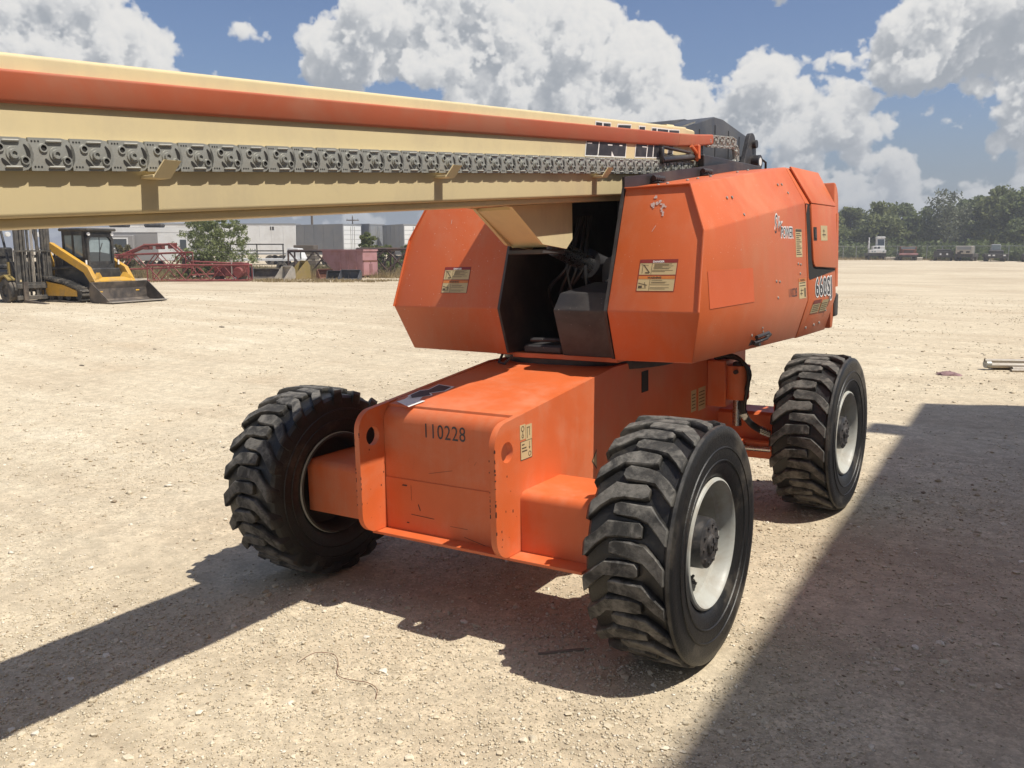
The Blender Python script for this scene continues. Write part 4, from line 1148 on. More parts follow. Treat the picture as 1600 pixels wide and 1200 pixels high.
# ---- boom ---------------------------------------------------------------
SL = .0594                                   # the boom's rise towards its hinge
def bz(z, y): return z + SL * (y + 2.2)
def boom_prism(mb, poly, y0, y1, m=0):
    mb.loft([[(x, y0, bz(z, y0)) for x, z in poly], [(x, y1, bz(z, y1)) for x, z in poly]], m)
b = MB()
XR, XL = .320, -.135
def rrect(x0, x1, z0, z1, r, n=4):
    P = []
    for (cx, cz, a0) in ((x1 - r, z1 - r, 0), (x0 + r, z1 - r, 90), (x0 + r, z0 + r, 180), (x1 - r, z0 + r, 270)):
        for k in range(n + 1):
            a = rad(a0 + 90 * k / n); P.append((cx + r * math.cos(a), cz + r * math.sin(a)))
    return P
boom_prism(b, rrect(XL, XR, 1.832, 2.222, .012), -4.9, 1.80)
boom_prism(b, rrect(XL + .018, XR - .030, 1.808, 1.833, .006), -4.9, 1.80)
BOOM = b.build('boom', M['cream'], LIFT, smooth=35, **TUR)
b = MB()
boom_prism(b, rrect(XL + .05, XR - .05, 1.872, 2.182, .012), -6.4, -4.89); b.build('fly_section', M['cream'], BOOM, smooth=35)
b = MB(); 
boom_prism(b, [(XR + .0005, 2.19), (XR + .0005, 2.205), (XR - .02, 2.23), (XL, 2.23), (XL, 2.19)], 1.56, 1.66); 
b.box((XL, 1.80, 2.06), (XR - .02, 1.98, 2.46), bev=.01); b.build('boom_end_block', M['cream'], BOOM)
# orange guard along the boom
g_ = MB()
gp = [(XR + .0006, 2.179), (.338, 2.179), (.342, 2.174), (.334, 2.112), (.329, 2.102), (XR + .0006, 2.102)]
g_.loft([[(x, y, bz(z, y)) for x, z in gp] for y in (-4.9, 1.66)] )
e0 = [(x, 1.6605, bz(z, 1.6605)) for x, z in gp]
gp2 = [(XR + .0006, 2.182), (.334, 2.182), (.342, 2.175), (.342, 2.118), (.335, 2.108), (XR + .0006, 2.108)]
gp3 = [(XR + .0006, 2.190), (.342, 2.190), (.350, 2.182), (.350, 2.134), (.344, 2.126), (XR + .0006, 2.126)]
g_.loft([e0, [(x, 1.90, bz(z, 1.90)) for x, z in gp2], [(x, 2.16, bz(z, 2.16)) for x, z in gp3]])
GU = g_.build('hose_guard', M['orange_guard'], BOOM, smooth=30, bevel=.003)
k = MB(); k.tube([(.352, 1.80, bz(2.108, 1.80)), (.375, 1.86, bz(2.05, 1.86)), (.36, 1.86, bz(2.02, 1.86))], .012); k.box((.35, 1.84, bz(2.03, 1.84)), (.385, 1.87, bz(2.115, 1.84)), bev=.004); k.build('guard_bracket', M['orange'], GU)
k = MB(); k.tube([(.345, 1.40, bz(2.02, 1.4)), (.345, 1.86, bz(2.045, 1.86))], .02, 10); k.box((.335, 1.385, bz(2.0, 1.4)), (.36, 1.41, bz(2.09, 1.4)), bev=.004); k.box((.335, 1.40, bz(2.085, 1.4)), (.36, 1.78, bz(2.098, 1.4)), bev=.003); k.build('guide_bar', M['black_paint'], BOOM, smooth=50)
# brackets that carry the cable chain
def chain_z(y): return bz(1.981, y) + .002
for y in (-4.33, -3.09, -1.85, -.60, .64, 1.85):
    k = MB(); w = .052
    zc = chain_z(y) - .047
    k.box((XR + .0006, y, zc - .012), (.378, y + w, zc - .003), bev=.001)
    k.add([(.374, y, zc - .011), (.374, y + w, zc - .011), (.398, y + w + .022, zc + .036), (.398, y + .022, zc + .036), (.379, y, zc - .012), (.379, y + w, zc - .012), (.403, y + w + .022, zc + .035), (.403, y + .022, zc + .035)],
          [(0, 1, 2, 3), (4, 5, 6, 7), (0, 1, 5, 4), (1, 2, 6, 5), (2, 3, 7, 6), (3, 0, 4, 7)])
    k.build('chain_bracket', M['cream'], BOOM)
# lettering panels on the boom, most of each letter hidden by the guard
LET = [[(.676, 2.375), (.754, 2.378), (.754, 2.30), (.671, 2.30)], [(.754, 2.378), (.844, 2.384), (.839, 2.30), (.754, 2.30)], [(.914, 2.386), (1.074, 2.399), (1.05, 2.32), (.885, 2.31)],
       [(1.16, 2.402), (1.244, 2.408), (1.235, 2.33), (1.155, 2.33)], [(1.319, 2.411), (1.389, 2.415), (1.389, 2.34), (1.309, 2.34)], [(1.389, 2.415), (1.545, 2.423), (1.542, 2.35), (1.389, 2.34)], [(1.545, 2.423), (1.699, 2.434), (1.696, 2.36), (1.542, 2.35)]]
LOW = [[(.585, 2.30), (1.023, 2.32), (1.004, 2.218), (.567, 2.193)], [(1.125, 2.32), (1.483, 2.335), (1.478, 2.25), (1.107, 2.226)], [(1.54, 2.35), (1.621, 2.35), (1.605, 2.278), (1.527, 2.269)]]
k = MB(); xf = XR + .0014
def inset(poly, d):
    cy = sum(p[0] for p in poly) / len(poly); cz = sum(p[1] for p in poly) / len(poly)
    out = []
    for y, z in poly: out.append((y + math.copysign(d, cy - y), z + math.copysign(d * .8, cz - z)))
    return out
for pl in LET + LOW:
    k.add([(xf, y, z) for y, z in pl], [(0, 1, 2, 3)], 0)
    k.add([(xf + .0008, y, z) for y, z in inset(pl, .008)], [(0, 1, 2, 3)], 1)
def wline(a, b, w=.010):
    k.add([(xf + .0016, a[0] - w / 2, a[1]), (xf + .0016, a[0] + w / 2, a[1]), (xf + .0016, b[0] + w / 2, b[1]), (xf + .0016, b[0] - w / 2, b[1])], [(0, 1, 2, 3)], 0)
wline((.719, 2.30), (.698, 2.205)); wline((1.269, 2.32), (1.249, 2.233)); wline((1.346, 2.325), (1.331, 2.238))
for a, b in (((.592, 2.259), (.64, 2.262)), ((.804, 2.268), (.853, 2.271)), ((.931, 2.276), (.963, 2.278)), ((1.199, 2.293), (1.269, 2.296)), ((1.43, 2.309), (1.478, 2.311))):
    k.add([(xf + .0016, a[0], a[1] - .003), (xf + .0016, b[0], b[1] - .003), (xf + .0016, b[0], b[1] + .003), (xf + .0016, a[0], a[1] + .003)], [(0, 1, 2, 3)], 0)
k.add([(xf + .0016, .845, 2.240), (xf + .0016, .840, 2.209), (xf + .0016, .876, 2.210)], [(0, 1, 2)], 0); k.add([(xf + .0016, .703, 2.215), (xf + .0016, .703, 2.20), (xf + .0016, .67, 2.198)], [(0, 1, 2)], 0)
k.build('boom_lettering', [M['white_print'], M['black_print']], BOOM)
# cylinder clevis under the boom: two gussets on a pad
k = MB()
for x in (.205, -.005):
    k.prism([(.02, bz(1.806, .02)), (.08, bz(1.80, .08)), (.34, 1.765), (.56, 1.742), (.62, 1.79), (.62, bz(1.806, .62))], 0, x - .009, x + .009)
k.add([(-.01, .10, 1.925), (.20, .10, 1.925), (.20, .40, 1.752), (-.01, .40, 1.752), (-.01, .104, 1.94), (.20, .104, 1.94), (.20, .408, 1.766), (-.01, .408, 1.766)], [(0, 1, 2, 3), (4, 5, 6, 7), (0, 1, 5, 4), (1, 2, 6, 5), (2, 3, 7, 6), (3, 0, 4, 7)])
k.build('cylinder_clevis', M['cream'], BOOM)
k = MB(); k.box((-.01, .36, 1.718), (.20, .57, 1.741), bev=.004); k.build('rest_pad', M['black_plastic'], BOOM)
# chain of steel cable-carrier links
def link_mesh():
    l = MB(); P = .104; H = .0395
    for (xo, t) in ((.0, .007),):
        # body plate with its round end lapping over the next link
        out = [(-.053, -H), (.030, -H)]
        for k in range(9):
            a = -math.pi / 2 + k / 8 * math.pi; out.append((.030 + .031 * math.cos(a), H * math.sin(a)))
        out += [(.030, H), (-.052, H)]
        l.prism([(y, z) for y, z in out], 0, xo - t, xo)
        l.prism([(-.062, -H * .93), (-.045, -H * .93), (-.045, H * .93), (-.062, H * .93)], 0, xo - t - .006, xo - t + .001)
    # pin boss, stop slots, edge folds
    l.lathe([(.0, .018), (.003, .017), (.003, .012), (.009, .011), (.009, .006), (.005, .006), (.005, 0)], 0, (0, .012, 0), 16)
    def dark(y, z, r, sy=1): l.lathe([(.0006, 0), (.0006, r)], 0, (0, y, z), 12, 1)
    def ring(y, z, r): l.lathe([(.0, r + .004), (.004, r + .003), (.004, r), (.0008, r)], 0, (0, y, z), 12)
    dark(-.018, .015, .0075); ring(-.018, .015, .0075); dark(.038, -.015, .0075); ring(.038, -.015, .0075)
    for a0, a1, cy, rr in ((40, -25, .012, .036), (200, 250, .012, .030)):
        pts = []
        for k in range(7):
            a = rad(a0 + (a1 - a0) * k / 6); w = .0052 * math.sin(math.pi * (k + .8) / 7.6)
            pts.append((cy, rr, a, w))
        v = [(.0009, cy + (rr - w) * math.cos(a), (rr - w) * math.sin(a)) for cy, rr, a, w in pts] + [(.0009, cy + (rr + w) * math.cos(a), (rr + w) * math.sin(a)) for cy, rr, a, w in pts]
        l.add(v, [(i, i + 1, 7 + i + 1, 7 + i) for i in range(6)], 1)
    for z in (-.031, .031): l.box((.0, -.012, z - .003), (.006, .030, z + .003), 0, bev=.0025)
    for y in (-.044, -.036, -.028): dark(y, -.030, .0026); dark(y, .031, .0024)
    # inner plate and cross bars
    l.box((-.019, -.05, -H * .96), (-.0075, .05, H * .96))
    return l.mesh('chain_link', [M['galv'], M['darkhole']], smooth=35)
LM = link_mesh()
CC = MB(); CC.box((.3215, 2.10, bz(2.13, 2.1)), (.345, 2.15, bz(2.17, 2.1)), bev=.004)
CARR = CC.build('cable_carrier', M['galv'], LIFT, **TUR)
path = []
PITCH = .104
y = -2.200 - PITCH * 22
ysl = math.atan(SL)
END = 2.52
R_ = .083
s0 = 0
pts = []
while y < END:
    pts.append((y, chain_z(y), ysl)); y += PITCH * math.cos(ysl)
cz = chain_z(END) + R_
rest = y - END
ang = rest / R_
while ang < math.pi:
    pts.append((END + R_ * math.sin(ang) * 1.0, cz - R_ * math.cos(ang), ysl + ang)); ang += PITCH * .92 / R_
yy = END - (ang - math.pi) * R_
while yy > 2.10:
    pts.append((yy, cz + R_ - (END - yy) * SL, ysl + math.pi)); yy -= PITCH
for (y, z, a) in pts:
    o = link('chain_link', LM, CARR, loc=(.3405, y, z)); o.rotation_euler = (a, 0, 0)
# ---- tower head behind the boom ------------------------------------------------
k = MB(); k.prism([(1.72, 2.50), (1.83, 2.518), (2.85, 2.672), (2.98, 2.672), (3.52, 2.60), (3.62, 2.54), (3.42, 2.22), (2.2, 2.22), (1.72, 2.22)], 0, -.36, -.145)
k.prism([(1.99, 2.46), (2.80, 2.655), (2.96, 2.655), (3.50, 2.575), (3.40, 2.24), (2.5, 2.24), (1.99, 2.24)], 0, -.1445, .10)
HEAD = k.build('tower_cover', M['charcoal'], LIFT, bevel=.01, smooth=35, **TUR)
for y in (2.25, 2.52, 2.80, 3.06, 3.28):
    k = MB(); k.box((.1005, y, 2.30), (.1035, y + .010, 2.44 + (y - 2.0) * .2 if y < 2.9 else 2.60 - (y - 2.9) * .1)); k.build('panel_seam', M['black_paint'], HEAD)
k = MB(); k.add([(.1005, 2.10, 2.49), (.1005, 2.45, 2.575), (.1025, 2.45, 2.588), (.1025, 2.10, 2.50)], [(0, 1, 2, 3)]); k.build('edge_trim', M['galv'], HEAD)
k = MB(); o_ = []
for q in range(9): a = rad(20 + q * 17); o_.append((3.20 + .07 * math.cos(a), 2.50 + .07 * math.sin(a)))
k.prism([(3.30, 2.28), (3.28, 2.50)] + o_ + [(2.98, 2.24), (3.25, 2.22)], 0, -.06, -.03); k.build('hinge_plate', M['black_paint'], LIFT, bevel=.004, **TUR)
k = MB(); k.prism([(3.30, 2.28), (3.28, 2.50)] + o_ + [(2.98, 2.24), (3.25, 2.22)], 0, .20, .235)
PL = k.build('hinge_plate', M['black_paint'], LIFT, bevel=.004, **TUR)
k = MB(); k.cyl((-.2, 3.22, 2.36), (.29, 3.22, 2.36), .05, seg=24); k.cyl((.236, 3.22, 2.49), (.262, 3.22, 2.49), .03, seg=16); k.build('hinge_pin', M['black_paint'], PL, smooth=50)
k = MB(); k.lathe([(.291, .0), (.291, .03)], 0, (0, 3.22, 2.36), 20); k.build('pin_cap', M['white_print'], PL)
k = MB(); k.tube([(.26, 3.27, 2.40), (.30, 3.31, 2.36), (.29, 3.34, 2.28), (.30, 3.42, 2.23)], .009, 8); k.build('hydraulic_hose', M['hose'], PL)
k = MB(); k.box((.10, 1.82, 2.13), (.16, 2.96, 2.22), bev=.01); k.box((.101, 2.05, 2.23), (.30, 2.12, 2.42), bev=.01); k.build('boom_pivot_frame', M['black_paint'], LIFT, **TUR)
# ------------------------------------------------------------------ small things lying about
def vw(x, y, z=0.0):
    """machine-frame ground point to world"""
    p = V2W @ Vector((x, y, 0)); return Vector((p.x, p.y, float(gsurf(p.x, p.y)) + z))
w = MB()
w.tube(spline([vw(-.305, -.90, .004), vw(-.308, -.85, .010), vw(-.30, -.80, .012), vw(-.245, -.775, .010), vw(-.195, -.787, .012), vw(-.14, -.83, .010), vw(-.10, -.88, .006), vw(-.05, -.905, .010), vw(.02, -.90, .012), vw(.084, -.889, .010), vw(.15, -.91, .012), vw(.192, -.964, .008)]), .0014, 6)
tag(w.build('wire', M['rust'], smooth=60), 'thin rusty wire curled on the sunlit gravel before the front bulkhead', 'wire')
w = MB(); a, b = vw(.55, -.31, .006), vw(.71, -.185, .006); d_ = (b - a).normalized(); s_ = Vector((-d_.y, d_.x, 0)) * .009
rr = []
for t, k in ((0, .6), (.15, 1.0), (.6, .85), (.9, 1.05), (1, .5)):
    p = a.lerp(b, t); p.z = float(gsurf(p.x, p.y)) + .001; rr.append([p - s_ * k, p + s_ * k, p + s_ * k * .8 + Vector((0, 0, .007)), p - s_ * k * .8 + Vector((0, 0, .006))])
w.loft(rr); tag(w.build('wood_scrap', M['driftwood']), 'flat grey scrap of wood in the shadow beside the front tyre', 'wood scrap')
# rag
w = MB(); c_ = vw(1.07, 9.55); rnd = random.Random(2); n = 12; rings = []
for k, (rad_, h) in enumerate(((.10, 0), (.08, .03), (.045, .055), (.012, .06))):
    rings.append([c_ + Vector(((rad_ * rnd.uniform(.6, 1.3)) * math.cos(2 * math.pi * i / n) * 1.5, (rad_ * rnd.uniform(.6, 1.2)) * math.sin(2 * math.pi * i / n), h * rnd.uniform(.5, 1.2) - .004)) for i in range(n)])
w.loft(rings); tag(w.build('rag', M['cloth'], smooth=50), 'crumpled mauve rag lying alone on the gravel', 'rag')
# pipe bundle
PB = thing('pipe_bundle', 'bundle of pale dusty pipes with an end cap lying on the gravel', 'pipes', vw(1.45, 10.45))
PB.scale = (1, 1, .7); PB.rotation_euler = (0, 0, math.atan2(RH.y, RH.x) - rad(6))
for k, (y, z, r, l0, l1) in enumerate(((0, .10, .055, 0.05, 2.2), (.10, .06, .055, .12, 2.3), (-.10, .05, .045, .30, 2.1), (.02, .19, .035, -.02, 1.9), (-.19, .035, .03, .25, 1.6))):
    p = MB(); p.lathe([(l0, r * .82), (l0, r), (l1, r), (l1, r * .82)], 0, (0, y, z), 18, closed=False); p.lathe([(l0, r * .82), (l1, r * .82)], 0, (0, y, z), 18); p.build('pipe', M['pvc'], PB, smooth=50)
p = MB(); p.lathe([(0, 0), (0, .08), (.06, .085), (.06, .06)], 0, (-.01, .02, .12), 20); p.build('end_cap', M['galv'], PB, smooth=40)
p = MB(); p.tube([(.6, -.2, .03), (.75, -.25, .09), (1.0, -.24, .05), (1.4, -.3, .02)], .03, 8); p.build('elbow', M['pvc'], PB, smooth=50)
# scraps on the open ground
for k, (px, py_) in enumerate(((340, 517), (231, 545), (113, 567), (370, 606), (332, 695))):
    D = CPOS.z * FOCAL / (py_ - 387) * 1.02
    x, y = survey(px, D); rnd = random.Random(k); s = .013 * D / 8 * rnd.uniform(.8, 1.2)
    q = MB(); n = 7; rings = []
    for f, h in ((1, -.1), (.9, .35), (.4, .55)): rings.append([(s * f * rnd.uniform(.8, 2.0) * math.cos(2 * math.pi * i / n) * 1.6, s * f * rnd.uniform(.7, 1.2) * math.sin(2 * math.pi * i / n), s * h) for i in range(n)])
    q.loft(rings)
    tag(q.build('ground_scrap', M['wood'], loc=(x, y, float(gsurf(x, y)))), 'small dark scrap lying on open sunlit ground', 'scrap', 'dark scraps on the open ground')

# ------------------------------------------------------------------ background machines
ROT0 = math.atan2(RH.y, RH.x)
def place(px, dist): x, y = survey(px, dist); return (x, y, float(gsurf(x, y)))
def facing(turn, px):
    """rotation whose local +y points back along the line of sight, swung `turn` degrees to the right"""
    al = math.atan((px - 800) / FOCAL); a = rad(turn) - al
    F = -FH * math.cos(a) + RH * math.sin(a)
    return math.atan2(F.y, F.x) - math.pi / 2
def ngon_hole(mb, outer, inner, axis, a, b, m=0):
    """flat frame between two same-count loops, given thickness"""
    n = len(outer)
    def mk(p, t): q = [p[0], p[1]]; q.insert(axis, t); return q
    v = [mk(p, a) for p in outer] + [mk(p, a) for p in inner] + [mk(p, b) for p in outer] + [mk(p, b) for p in inner]
    f = []
    for i in range(n):
        j = (i + 1) % n
        f += [(i, j, n + j, n + i), (2 * n + i, 2 * n + j, 3 * n + j, 3 * n + i), (i, j, 2 * n + j, 2 * n + i), (n + i, n + j, 3 * n + j, 3 * n + i)]
    mb.add(v, f, m)

def build_loader():
    L = thing('track_loader', 'yellow compact track loader with black cab and wide bucket on the ground', 'track loader', place(131, 26.4), facing(40, 131))
    for s in (-1, 1):
        # rubber track: a triangular belt with the sprocket high at the back
        path = [(.98, .22), (.93, .08), (.80, .0), (-.70, .0), (-.86, .06), (-.95, .2), (-1.0, .55), (-.92, .72), (-.78, .76), (.2, .60), (.86, .40), (.96, .32)]
        t = MB(); cx = s * .80
        P = []
        for i in range(len(path)):
            a, b = Vector(path[i]), Vector(path[(i + 1) % len(path)]); n = max(1, int((b - a).length / .11))
            for k in range(n): P.append(a.lerp(b, k / n))
        n = len(P); inner = []; lug = []
        for i in range(n):
            tg = (P[(i + 1) % n] - P[i - 1]).normalized(); nm = Vector((-tg.y, tg.x)); inner.append(P[i] + nm * -.0 + Vector((0, 0))); lug.append((P[i], tg, nm))
        ins = [p + nm * .05 if (p + nm * .05 - Vector((0, .35))).length < (p - Vector((0, .35))).length else p - nm * .05 for p, tg, nm in lug]
        ngon_hole(t, [tuple(p) for p in P], [tuple(p) for p in ins], 0, cx - .21, cx + .21)
        for i, (p, tg, nm) in enumerate(lug):
            o = nm if (p + nm * .05 - Vector((0, .35))).length > (p - Vector((0, .35))).length else -nm
            q = [p - tg * .025, p + tg * .025, p + tg * .02 + o * .03, p - tg * .02 + o * .03]
            if p.y > .02: t.prism([tuple(v) for v in q], 0, cx - .21, cx + .21)
        tr = t.build('track', M['rubber'], L)
        w = MB()
        for (y, z, r) in ((.80, .23, .17), (-.80, .55, .16), (-.72, .2, .14), (-.35, .15, .10), (0, .15, .10), (.35, .15, .10)): w.lathe([(cx - .15, 0), (cx - .15, r), (cx + .15, r), (cx + .15, r * .5), (cx + .12, 0)], 0, (0, y, z), 18)
        w.build('roller', M['machine_black'], tr, smooth=40)
        fr = MB(); fr.prism([(-.7, .18), (.72, .18), (.72, .34), (.2, .5), (-.72, .62)], 0, cx - .12, cx + .165); fr.build('track_frame', M['yellow'], L)
        # lift arm
        a = MB(); x0, x1 = s * .60, s * .74
        a.prism([(-.98, 1.55), (-.85, 1.78), (-.5, 1.72), (.95, 1.02), (1.22, .60), (1.36, .30), (1.22, .22), (1.04, .52), (.78, .86), (-.55, 1.48)], 0, x0, x1)
        a.build('lift_arm', M['yellow'], L, bevel=.012)
        c = MB(); c.cyl((s * .67, -.80, .95), (s * .67, .42, 1.02), .05, seg=12); c.build('arm_cylinder', M['machine_black'], L, smooth=50)
        tw = MB(); tw.prism([(-1.1, .62), (-.62, .62), (-.62, 1.15), (-.82, 1.66), (-1.05, 1.66)], 0, s * .545, s * .598); tw.build('arm_tower', M['yellow'], L)
        hl = MB(); hl.cyl((s * .42, .70, 1.98), (s * .42, .735, 1.98), .05, seg=14); hl.build('work_light', M['lamp_glass'], L)
        tl = MB(); tl.box((s * .555, .72, 1.08), (s * .60, .75, 1.22)); tl.build('marker', M['white_print'], L)
    b = MB(); b.box((-.54, -1.15, .35), (.54, .85, .98), bev=.03); b.box((-.5, -1.3, .55), (.5, -1.15, 1.35), bev=.04); b.box((-.5, -1.15, .98), (.5, -.30, 1.35), bev=.06); b.build('body', M['machine_black'], L)
    # cab with window openings
    c = MB()
    c.box((-.50, -.30, .98), (.50, .60, 1.06)); c.box((-.53, -.42, 2.06), (.53, .80, 2.15), bev=.03)
    for x in (-.5, .44): 
        c.box((x, -.30, 1.06), (x + .06, -.22, 2.06)); c.box((x, .10, 1.06), (x + .06, .16, 2.06)); c.box((x, .52, 1.06), (x + .06, .62, 2.06)); c.box((x, -.30, 1.06), (x + .06, .62, 1.30)); c.box((x, -.30, 1.94), (x + .06, .62, 2.06))
    c.box((-.5, -.30, 1.06), (.5, -.26, 2.06)); c.box((-.5, .58, 1.9), (.5, .62, 2.06)); c.box((-.5, .60, .98), (.5, .66, 1.18))
    fr_o = [(-.46, .78), (.46, .78), (.46, 1.95), (-.46, 1.95)]
    o8 = [(-.47, 1.0), (-.32, .84), (.32, .84), (.47, 1.0), (.47, 1.85), (.38, 1.98), (-.38, 1.98), (-.47, 1.85)]
    i8 = [(-.40, 1.12), (-.24, 1.0), (.24, 1.0), (.40, 1.12), (.40, 1.80), (.30, 1.90), (-.30, 1.90), (-.40, 1.80)]
    ngon_hole(c, o8, i8, 1, .625, .70)
    cab = c.build('cab', M['machine_black'], L)
    g_ = MB(); g_.prism([(x * .99, z) for x, z in i8], 1, .64, .65); g_.build('front_glass', M['glass_dark'], cab)
    g_ = MB(); g_.prism([(.02, 1.45), (.36, 1.45), (.38, 1.78), (.28, 1.88), (.02, 1.88)], 1, .651, .653); g_.prism([(-.02, 1.45), (-.34, 1.40), (-.38, 1.78), (-.28, 1.88), (-.02, 1.88)], 1, .651, .653); g_.build('pane', M['glass_sky'], cab)
    wp = MB(); wp.tube([(.05, .655, 1.02), (.0, .662, 1.5), (-.1, .662, 1.72)], .012, 6); wp.build('wiper', M['machine_black'], cab)
    for s in (-1, 1):
        for (y0, y1) in ((-.22, .10), (.16, .52)):
            g_ = MB(); g_.box((s * .47 - .004, y0, 1.30), (s * .47 + .004, y1, 1.94)); g_.build('side_glass', M['glass_sky'], cab)
    # yellow cross member and coupler
    k = MB()
    k.add([(-.74, 1.24, .34), (.74, 1.24, .34), (.74, 1.20, .62), (.48, 1.14, .86), (.38, 1.12, .72), (-.38, 1.12, .72), (-.48, 1.14, .86), (-.74, 1.20, .62)], [(0, 1, 2, 3, 4, 5, 6, 7)])
    k.add([(-.74, 1.10, .34), (.74, 1.10, .34), (.74, 1.06, .62), (.48, 1.0, .86), (.38, .98, .72), (-.38, .98, .72), (-.48, 1.0, .86), (-.74, 1.06, .62)], [(0, 1, 2, 3, 4, 5, 6, 7)])
    for i in range(8):
        j = (i + 1) % 8; k.f.append((i, j, 8 + j, 8 + i)); k.mi.append(0)
    k.build('cross_member', M['yellow'], L)
    k = MB(); k.box((-.62, 1.16, .16), (.62, 1.30, .335), bev=.02); k.cyl((-.4, 1.1, .3), (-.4, 1.3, .22), .05); k.cyl((.4, 1.1, .3), (.4, 1.3, .22), .05); k.build('coupler', M['machine_black'], L)
    # bucket
    bk = MB(); W = 1.04
    prof = [(1.32, .06), (1.30, .40), (1.36, .60), (1.39, .59), (1.34, .40), (1.36, .10), (1.46, .045), (2.12, .03), (2.12, .0), (1.42, .0)]
    bk.prism(prof, 0, -W, W)
    for s in (-1, 1): bk.prism([(1.32, .03), (1.33, .58), (1.42, .58), (2.02, .10), (2.10, .02)], 0, s * W, s * (W - .025))
    B = bk.build('bucket', M['bucket'], L)
    e = MB(); e.box((-W - .01, 1.98, .031), (W + .01, 2.20, .05)); e.build('cutting_edge', M['bare_edge'], B)
build_loader()

def build_forklift():
    L = thing('forklift', 'dark forklift with tall steel mast and forks lowered to the ground', 'forklift', place(20, 26.2), facing(26, 20))
    m = MB()
    for s in (-1, 1):
        m.box((s * .40, 1.05, .06), (s * .50, 1.17, 2.5), bev=.006); m.box((s * .31, 1.08, .10), (s * .385, 1.19, 2.5), bev=.006); m.box((s * .23, 1.10, .12), (s * .295, 1.2, 2.48), bev=.006)
    for z in (.35, 1.3, 2.2): m.box((-.40, 1.06, z), (.40, 1.10, z + .09))
    MA = m.build('mast', M['mast_steel'], L)
    c = MB(); c.cyl((-.12, 1.13, .2), (-.12, 1.13, 2.4), .045, seg=12); c.cyl((.14, 1.13, .2), (.14, 1.13, 2.3), .035, seg=12); c.build('lift_cylinder', M['mast_steel'], MA, smooth=50)
    c = MB(); c.cyl((.02, 1.16, .4), (.02, 1.16, 2.4), .018, seg=8); c.cyl((.06, 1.16, .4), (.06, 1.16, 2.4), .014, seg=8); c.build('mast_chain', M['bare_edge'], MA)
    c = MB(); c.box((-.60, 1.21, .42), (.60, 1.27, .55), bev=.01); c.box((-.60, 1.21, .10), (.60, 1.27, .22), bev=.01)
    for x in (-.30, 0, .30): c.box((x - .04, 1.205, .22), (x + .04, 1.235, .42))
    CA = c.build('carriage', M['mast_steel'], L)
    g_ = MB()
    for x in (-.58, -.36, -.12, .12, .36, .58): g_.box((x - .018, 1.20, .56), (x + .018, 1.235, 1.50))
    for z in (1.48, .56): g_.box((-.6, 1.20, z), (.6, 1.238, z + .04))
    g_.build('load_backrest', M['mast_steel'], L)
    for s in (-1, 1):
        f = MB(); x = s * .38; f.prism([(1.275, .62), (1.33, .62), (1.33, .10), (2.42, .035), (2.42, .02), (1.275, .03)], 0, x - .065, x + .065); f.build('fork', M['bucket'], L)
    b = MB(); b.box((-.56, -1.05, .30), (.56, .70, .95), bev=.05); b.prism([(-1.30, .28), (-1.0, .28), (-1.0, 1.15), (-1.22, 1.15), (-1.36, .9)], 0, -.56, .56); b.prism([(.70, .35), (.95, .35), (.95, .75), (.70, 1.20)], 0, -.50, .50)
    b.build('body', M['machine_black'], L, bevel=.02)
    for s in (-1, 1):
        f = MB(); f.prism([(.35, .62), (.52, .78), (.78, .82), (1.0, .70), (1.0, .66), (.78, .77), (.54, .73), (.38, .60)], 0, s * .42, s * .72); f.box((s * .50, .70, .78), (s * .56, .78, 1.18)); f.build('fender', M['ochre'], L)
    b = MB(); b.box((-.565, -.8, .30), (-.575, .3, .52)); b.box((.565, -.8, .30), (.575, .3, .52)); b.build('side_panel', M['ochre'], L)
    o = MB()
    for s in (-1, 1):
        o.tube([(s * .48, .66, 1.15), (s * .46, .30, 2.15)], .035, 8); o.tube([(s * .48, -.85, 1.1), (s * .46, -.75, 2.15)], .035, 8); o.tube([(s * .46, .34, 2.15), (s * .46, -.80, 2.15)], .035, 8)
    for y in np.linspace(-.75, .30, 7): o.tube([(-.46, y, 2.15), (.46, y, 2.15)], .018, 6)
    o.build('overhead_guard', M['machine_black'], L, smooth=50)
    st = MB(); st.box((-.25, -.55, .95), (.25, -.10, 1.10), bev=.04); st.box((-.25, -.62, 1.05), (.25, -.50, 1.6), bev=.04); st.build('seat', M['machine_black'], L)
    for s in (-1, 1):
        for (y, r, wd) in ((.72, .36, .22), (-.80, .27, .18)):
            w = MB(); xx = s * .57
            w.lathe([(xx - wd / 2, r * .5), (xx - wd / 2, r * .92), (xx - wd * .35, r), (xx + wd * .35, r), (xx + wd / 2, r * .92), (xx + wd / 2, r * .5), (xx + s * wd * .3, r * .45), (xx + s * wd * .3, 0)], 0, (0, y, r), 24)
            w.build('wheel', M['rubber'], L, smooth=40)
        h = MB(); h.cyl((s * .44, .62, 1.98), (s * .44, .70, 1.98), .07, seg=14); h.build('headlight', M['lamp_glass'], L)
        t = MB(); t.box((s * .45, 1.24, .62), (s * .50, 1.26, .68)); t.build('tag_plate', M['label_orange'] if s < 0 else M['label_cream'], MA)
build_forklift()

